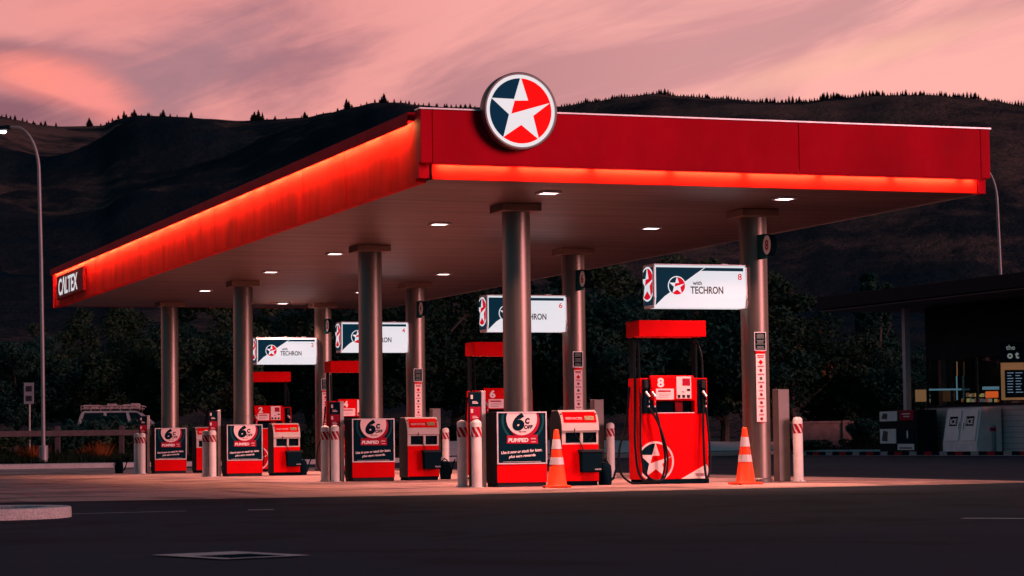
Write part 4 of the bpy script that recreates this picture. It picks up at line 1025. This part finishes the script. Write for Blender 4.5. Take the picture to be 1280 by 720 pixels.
for k in range(8):
    z=h_*(.9-.1*k); mb.box(L_*.1,L_*(.3+.12*rr.random()),-.012,-.002,z-.02,z); mb.box(L_*.5,L_*(.7+.15*rr.random()),-.012,-.002,z-.02,z)
mb.build('menu_lettering',M['boardglow'],q)
q,L_,h_=framed(1251,1290,428,452,84.6,M['navy'],.06,'shop_sign',th)
mb=MB(); put_text(mb,'the',L_*.32,h_*.62,h_*.26,-.004,bold=.01); put_text(mb,'o t',L_*.40,h_*.15,h_*.36,-.004,bold=.04); mb.build('shop_lettering',M['signdim'],q)
for k in range(2,9):
    pass
# outdoor furniture of the shop
th=thing('ice_freezer','cream two door ice merchandiser freezer with slanted front beside the shop wall','ice freezer',(32.95,42.75,.008))
mb=MB(); prof=[(0,.0),(0,.35),(.22,1.58),(.3,1.64),(1.05,1.64),(1.05,.0)]
mb.prism([(x,z+.08) for x,z in prof],0,2.45,'y'); mb.build('cabinet',M['shellwhite'],th,bevel=.03)
mb=MB(); mb.box(.06,1.0,.06,2.4,0,.08); mb.build('plinth',M['black'],th)
def slant(y0,y1,s0,s1,off,th_=.03):
    # quad on the slanted face between heights s0..s1 (fractions)
    a=Vector((0,0,.43)); b_=Vector((.22,0,1.66)); d_=(b_-a); n_=Vector((-d_.z,0,d_.x)).normalized()
    p=[]
    for yy,ss in ((y0,s0),(y1,s0),(y1,s1),(y0,s1)): q_=a+d_*ss; p.append(Vector((q_.x,yy,q_.z))+n_*off)
    return [tuple(x) for x in p]+[tuple(x+n_*th_) for x in p]
BF=[(0,1,2,3),(4,5,6,7),(0,1,5,4),(1,2,6,5),(2,3,7,6),(3,0,4,7)]
for y0,y1 in ((.12,1.12),(1.3,2.3)):
    mb=MB(); mb.add(slant(y0,y1,.06,.95,.004),BF); dr=mb.build('door',M['white'],th,bevel=.01)
    mb=MB(); mb.add(slant(y0+.22,y1-.22,.5,.78,.036,.004),BF); pn=mb.build('ice_label',M['navy'],dr)
    vs,fs,bb=text_mesh('ICE',1,.04); mb=MB(); a=Vector((0,0,.43)); b_=Vector((.22,0,1.66)); d_=b_-a; n_=Vector((-d_.z,0,d_.x)).normalized()
    out=[]
    for v in vs:
        X=(v.x-bb[0])/(bb[1]-bb[0]); Z=(v.y-bb[2])/(bb[3]-bb[2]); q_=a+d_*(.54+.18*Z); out.append(tuple(Vector((q_.x,y1-.27-X*(y1-y0-.54),q_.z))+n_*(.041+v.z*.5+.002)))
    mb.add(out,fs); mb.build('ice_lettering',M['white'],dr)
    mb=MB(); mb.add(slant(y0+.05 if y0>1 else y1-.1,y0+.1 if y0>1 else y1-.05,.4,.6,.036,.04),BF); mb.build('handle',M['alu'],dr)
# gas cage
A=G(1100,96,.12); Bq=G(1147,92,.12); w_=Bq-A; w_.z=0
th=thing('gas_bottle_cage','dark gas bottle cage covered with small posters left of the ice freezer','gas cage',A,math.atan2(w_.y,w_.x)); L_=w_.length
mb=MB(); mb.box(0,L_,0,.8,0,1.58); mb.build('cage_box',M['roofing'],th,bevel=.02)
for (a,b_,c_,d_,m_) in ((.03,.50,1.18,1.56,'cream'),(.55,.92,1.2,1.58,'crimson'),(.03,.46,.32,.88,'cream'),(.5,.93,.08,.88,'navy'),(.5,.93,.07,.3,'cream')):
    mb=MB(); mb.box(L_*a,L_*b_,-.02-(.01 if m_=='cream' else 0),-.005,c_,d_); q=mb.build('poster',M[m_],th)
    mb=MB(); 
    if d_-c_>.3 and m_=='cream': mb.prism([(L_*(a+.05),c_+.1),(L_*(a+.2),c_+.08),(L_*(a+.22),d_-.1),(L_*(a+.1),d_-.06)],-.038,-.032,'y'); mb.build('print',M['inkgrey'],q)
    elif m_=='crimson': mb.box(L_*(a+.08),L_*(b_-.08),-.026,-.021,1.42,1.46); mb.box(L_*(a+.12),L_*(b_-.1),-.026,-.021,1.32,1.36); mb.build('print',M['pink'],q)
    elif m_=='navy': mb.prism([(L_*.76+.08*math.cos(R(20*i)),.66+.16*math.sin(R(20*i))) for i in range(18)],-.026,-.021,'y'); mb.build('print',M['cream'],q)
    else: mb.box(L_*(a+.05),L_*(b_-.05),-.038,-.032,c_+.05,c_+.1); mb.build('print',M['inkgrey'],q)
b=G(1242,86,.0); th=thing('marker_bollard','short grey bollard with a red band in front of the ice freezer','bollard',b)
mb=MB(); mb.lathe([(.11,0),(.11,1.0),(.09,1.05),(.04,1.08)],0,0,20); mb.build('post',M['grey'],th,smooth=True)
mb=MB(); mb.lathe([(.113,.85),(.113,.98)],0,0,20); mb.build('red_band',M['crimson'],th,smooth=False)

# ------------------------------------------------------------------ hills
RIDGE=[(-1400,175),(-700,150),(-250,120),(-60,128),(0,145),(20,150),(50,156),(75,158),(112,157.5),(128,157),(150,148),(170,144),(200,145),(225,146),(260,148.5),(300,151),(340,149),(380,147),(410,141),(440,134),(470,128),(500,128),(520,131),(560,134),(620,134),(700,133),(740,127),(780,121),(820,117),(850,120),(900,123),(960,128),(1000,128),(1040,123),(1100,119),(1160,118.5),(1200,121),(1240,126),(1280,132),(1400,140),(1800,120),(2600,170)]
def ridge_y(px):
    for (a,ya),(b,yb_) in zip(RIDGE,RIDGE[1:]):
        if a<=px<=b:
            t=(px-a)/(b-a); t=t*t*(3-2*t); return ya+(yb_-ya)*t
    return 170
DR=2300.0
def hz(px,D):
    H=P(px,ridge_y(px),DR).z
    p=G(px,D,0); 
    if D<=DR:
        t=max(0,(D-250)/(DR-250)); base=H*(t**.85)
        amp=88*math.sin(math.pi*min(1,t))**.8*(1-t*.35)
        n_=noise.fractal(Vector((p.x*.0022,p.y*.0022,1.3)),1.0,2.1,6,noise_basis='PERLIN_ORIGINAL')
        rg=1-abs(noise.noise(Vector((p.x*.0034+3,p.y*.0020,5.1))))*2
        z=base+amp*(n_*.8+rg*.38-.42)
        lim=(P(px,ridge_y(px)+3,D).z)      # keep the crest the skyline
        return min(z,lim+ (0 if D<DR-1 else 3)) if D<DR-5 else H
    t=(D-DR)/900; return H*(1-.35*t)-0
mb=MB(); pxl=[-1400+8*i for i in range(500)]; Dl=[245+22*i for i in range(int((DR-245)/22))]+[DR,DR+60,DR+300,DR+800]
vs=[]
for D in Dl:
    for px in pxl: vs.append(tuple(G(px,D,hz(px,D)+ (1.0 if D<260 else 0)*-1)))
n=len(pxl); mb.v=vs; mb.f=[[j*n+i,j*n+i+1,(j+1)*n+i+1,(j+1)*n+i] for j in range(len(Dl)-1) for i in range(n-1)]; mb.m=[0]*len(mb.f)
o=mb.build('hills',M['hill'],smooth=False); o.data.shade_smooth(); tag(o,kind='structure')
M['scrub']=leafmat('hill scrub',(.004,.014,.016),(.012,.024,.020),(.03,.025,.015),.0)
def ribbon(name,pts,wd_,mat):
    vs=[]
    for px,D in pts:
        for k in (0,1): p=G(px,D+k*wd_,0); vs.append((p.x,p.y,hz(px,D+k*wd_)+1.5))
    mb=MB(); mb.add(vs,[(2*i,2*i+2,2*i+3,2*i+1) for i in range(len(pts)-1)]); tag(mb.build(name,mat),kind='structure')
ribbon('dirt_track',[(150+6*i,2120-i*i*.55) for i in range(34)],16,M['track'])
ribbon('dirt_track',[(1230+6*i,1900-i*8) for i in range(24)],14,M['track'])
# scrub on the slopes, one mass
mb=MB(); rr=random.Random(5)
for _ in range(9000):
    px=rr.uniform(-60,1340); D=rr.uniform(600,2200); c=G(px,D,0)
    if noise.noise(Vector((c.x*.004,c.y*.004,2)))<.05 and rr.random()<.85: continue
    z=hz(px,D); h=rr.uniform(.7,2.4)*D/2000; k=len(mb.v); m=5
    for i in range(m): a=2*math.pi*i/m+rr.random(); q=h*rr.uniform(.5,1.1); mb.v.append((c.x+q*math.cos(a),c.y+q*math.sin(a),z-1.5+rr.uniform(0,h*.6)))
    mb.v.append((c.x+rr.uniform(-.4,.4)*h,c.y,z+h*.7))
    for i in range(m): mb.f.append([k+i,k+(i+1)%m,k+m]); mb.m.append(0)
tag(mb.build('scrub',M['scrub']),'dark scrub scattered over the hillside','scrub',kind='stuff')
# conifers on the crest: one mesh, copied
def conifer(seed):
    rr=random.Random(seed); mb=MB(); 
    mb.tube([(0,0,-2),(0,0,8)],.3,6,.06)
    for k in range(13):
        z=.5+k*.66; r=3.3*(1-k/13.5)**.9+.12
        m=11; pts=[]
        for i in range(m): a=2*math.pi*i/m+rr.uniform(-.2,.2); q=r*rr.uniform(.6,1.12); pts.append((q*math.cos(a),q*math.sin(a),z-.5*rr.random()))
        k0=len(mb.v); mb.v+=[(0,0,z+1.1)]+pts
        for i in range(m): mb.f.append([k0,k0+1+i,k0+1+(i+1)%m]); mb.m.append(0)
    o=mb.build('conifer',M['conifer']); return tag(o,'small dark conifer on the far hill crest against the pink sky','conifer','conifers lining the far hill crest')
cp=[conifer(31),conifer(32),conifer(33)]; cnt=0
SP=[]
rr=random.Random(77)
def band(a,b,step,s0,s1):
    x=a
    while x<b: SP.append((x+rr.uniform(-.4,.4)*step,rr.uniform(s0,s1))); x+=step*rr.uniform(.6,1.4)
band(-5,70,7,.3,.8); band(128,225,6,.25,.6); band(330,470,12,.2,.55); band(470,600,6,.3,.62)
x=702
while x<1288:
    q=noise.noise(Vector((x*.045,3.3,0))); SP.append((x,max(.32,.58+q*.7+rr.uniform(-.2,.2)))); x+=rr.uniform(1.2,4.2)*(1.15 if q>0 else 1.0)
SPL=[(111.5,1.25),(114,.7),(318,1.3),(323,1.5),(328,1.1),(315,.9),(381,.9),(433,1.4),(436,1.0),(480,1.35),(477,.9),(155,1.1),(168,.9),(204,1.0),(239,.9)]
SP=(SPL+SP)[:300]
for i,(px,s) in enumerate(SP):
    k=cp[i%3]; o=k if i<3 else k.copy()
    if i>=3: COL.objects.link(o)
    D=DR-6; s*=.72; o.location=G(px,D,hz(px,DR)-1.0); wq=rr.uniform(.9,1.6) if px<640 else rr.uniform(.9,1.3); o.scale=(s*wq,s*wq,s); o.rotation_euler=(0,0,rr.uniform(0,6))

# ------------------------------------------------------------------ sky, light, camera
wd=bpy.data.worlds.new('World'); scene.world=wd; wd.use_nodes=True; t=wd.node_tree; t.nodes.clear(); L=t.links.new
out=t.nodes.new('ShaderNodeOutputWorld')
SD=Vector((.62,-.74,.20)).normalized(); SUN_AZ=math.atan2(SD.x,SD.y)
sl=bpy.data.lights.new('sun','SUN'); sl.energy=2.2; sl.angle=R(24); sl.color=(1,.40,.44); so=bpy.data.objects.new('sun',sl); COL.objects.link(so); so.rotation_euler=(-SD).to_track_quat('-Z','Y').to_euler()
sky=t.nodes.new('ShaderNodeTexSky'); sky.sky_type='NISHITA'; sky.sun_disc=False; sky.sun_elevation=math.asin(SD.z); sky.sun_rotation=SUN_AZ; sky.altitude=300
bg1=t.nodes.new('ShaderNodeBackground'); bg1.inputs[1].default_value=.006; L(sky.outputs[0],bg1.inputs[0])
tc=N(t,'ShaderNodeTexCoord'); gen=tc.outputs['Generated']
def dotn(v):
    n_=N(t,'ShaderNodeVectorMath',operation='DOT_PRODUCT'); n_.inputs[1].default_value=tuple(v); L(gen,n_.inputs[0]); return n_.outputs['Value']
def math_(op,a,b=None,c=None):
    n_=N(t,'ShaderNodeMath',operation=op)
    for i,x in enumerate((a,b,c)):
        if x is None: continue
        if isinstance(x,(int,float)): n_.inputs[i].default_value=x
        else: L(x,n_.inputs[i])
    return n_.outputs[0]
def mapr(x,a,b,c=0.,d=1.,smooth=True):
    n_=N(t,'ShaderNodeMapRange'); n_.interpolation_type='SMOOTHSTEP' if smooth else 'LINEAR'; L(x,n_.inputs[0])
    for i,vv in zip((1,2,3,4),(a,b,c,d)): n_.inputs[i].default_value=vv
    return n_.outputs[0]
def mix(f,a,b):
    n_=N(t,'ShaderNodeMixRGB'); 
    for i,x in enumerate((f,a,b)):
        if isinstance(x,(int,float)): n_.inputs[i].default_value=x
        elif isinstance(x,tuple): n_.inputs[i].default_value=(*x,1)
        else: L(x,n_.inputs[i])
    return n_.outputs[0]
fh=Vector((CW.x,CW.y,0)).normalized(); rh=Vector((fh.y,-fh.x,0))
df=dotn(fh); dr=dotn(rh); dz=dotn((0,0,1))
az=math_('ARCTAN2',dr,df); el=math_('ARCSINE',dz)     # true compass bearing and height of the sky
cb=N(t,'ShaderNodeCombineXYZ'); L(az,cb.inputs[0]); L(el,cb.inputs[1])
rt=N(t,'ShaderNodeVectorRotate',rotation_type='Z_AXIS'); rt.inputs['Angle'].default_value=R(-17); L(cb.outputs[0],rt.inputs['Vector'])
mp=N(t,'ShaderNodeMapping'); mp.inputs['Scale'].default_value=(6,24,1); mp.inputs['Location'].default_value=(1.7,.4,0); L(rt.outputs[0],mp.inputs[0])
n1=N(t,'ShaderNodeTexNoise',Scale=1.0,Detail=9.0,Roughness=.55,Distortion=.7); L(mp.outputs[0],n1.inputs['Vector'])
mp2=N(t,'ShaderNodeMapping'); mp2.inputs['Scale'].default_value=(14,95,1); mp2.inputs['Location'].default_value=(3,1,0); L(rt.outputs[0],mp2.inputs[0])
n2=N(t,'ShaderNodeTexNoise',Scale=1.0,Detail=8.0,Roughness=.6,Distortion=1.0); L(mp2.outputs[0],n2.inputs['Vector'])
cl=math_('ADD',math_('MULTIPLY',n1.outputs['Fac'],.84),math_('MULTIPLY',n2.outputs['Fac'],.16))
clf=mapr(cl,.36,.58)
# bearing: mauve left of centre, peach to the right
right_=mapr(az,-.12,.10)
dark=mix(right_,(.40,.16,.19),(.66,.29,.29)); light=mix(right_,(.82,.30,.28),(1.0,.44,.39))
col=mix(clf,dark,light)
def blob(px,py,sx,sy,rot=0):
    q=P(px,py,1)-CP; q.normalize(); a0=math.atan2(q.dot(rh),q.dot(fh)); e0=math.asin(q.z)
    da=math_('SUBTRACT',az,a0); de=math_('SUBTRACT',el,e0); c,s=math.cos(rot),math.sin(rot)
    X=math_('ADD',math_('MULTIPLY',da,c*F/sx),math_('MULTIPLY',de,s*F/sx)); Y=math_('ADD',math_('MULTIPLY',da,-s*F/sy),math_('MULTIPLY',de,c*F/sy))
    wob=math_('ADD',math_('MULTIPLY',math_('SUBTRACT',n1.outputs['Fac'],.5),1.3),math_('MULTIPLY',math_('SUBTRACT',n2.outputs['Fac'],.5),1.1))
    d2=math_('ADD',math_('MULTIPLY',X,X),math_('MULTIPLY',Y,Y))
    return mapr(math_('ADD',math_('SQRT',d2),wob),.15,1.25,1.,0.)
col=mix(math_('MULTIPLY',blob(225,92,150,60,R(30)),.75),col,(.37,.18,.215))
col=mix(math_('MULTIPLY',blob(5,66,95,30,R(-14)),.9),col,(.27,.12,.155))
col=mix(math_('MULTIPLY',blob(60,100,110,34,R(-14)),1.0),col,(.98,.27,.22))
col=mix(math_('MULTIPLY',blob(118,128,60,24,R(-35)),.9),col,(.96,.27,.24))
col=mix(math_('MULTIPLY',blob(40,118,95,7,R(-17)),.6),col,(.62,.18,.18))
col=mix(math_('MULTIPLY',blob(0,138,150,26,R(-9)),1.0),col,(.27,.10,.13))
col=mix(math_('MULTIPLY',blob(130,8,190,34,R(10)),.7),col,(.86,.30,.27))
col=mix(math_('MULTIPLY',blob(1080,70,190,20,R(13)),.6),col,(1.0,.50,.36))
col=mix(math_('MULTIPLY',blob(1000,38,170,20,R(13)),.55),col,(.60,.29,.29))
# the glow stays low over the hills; overhead and behind the sky is dim blue dusk
hi=mapr(el,.17,.60); back=mapr(df,.55,-.25)
fade=math_('MAXIMUM',hi,back)
col=mix(fade,col,(.012,.092,.140))
bel=mapr(el,-.02,0,1.,0.); col=mix(bel,col,(.03,.03,.035))
bg2=t.nodes.new('ShaderNodeBackground'); bg2.inputs[1].default_value=1.0; L(col,bg2.inputs[0])
ad=t.nodes.new('ShaderNodeAddShader'); L(bg1.outputs[0],ad.inputs[0]); L(bg2.outputs[0],ad.inputs[1]); L(ad.outputs[0],out.inputs[0])

cam=bpy.data.cameras.new('camera'); co=bpy.data.objects.new('camera',cam); COL.objects.link(co)
rm=Matrix((CR,CU,-CW)).transposed().to_4x4(); rm.translation=CP; co.matrix_world=rm
cam.sensor_width=36; cam.lens=F/1280*36; cam.clip_end=8000; cam.clip_start=.1
cam.dof.use_dof=True; cam.dof.focus_distance=38; cam.dof.aperture_fstop=8.0
scene.camera=co
scene.view_settings.view_transform='Standard'; scene.view_settings.look='None'; scene.view_settings.exposure=0; scene.view_settings.gamma=1
scene.render.engine='CYCLES'; cy=scene.cycles
cy.use_denoising=True; cy.max_bounces=7; cy.diffuse_bounces=4; cy.glossy_bounces=3; cy.transmission_bounces=2; cy.use_light_tree=True; cy.sample_clamp_indirect=6; cy.caustics_reflective=False; cy.caustics_refractive=False
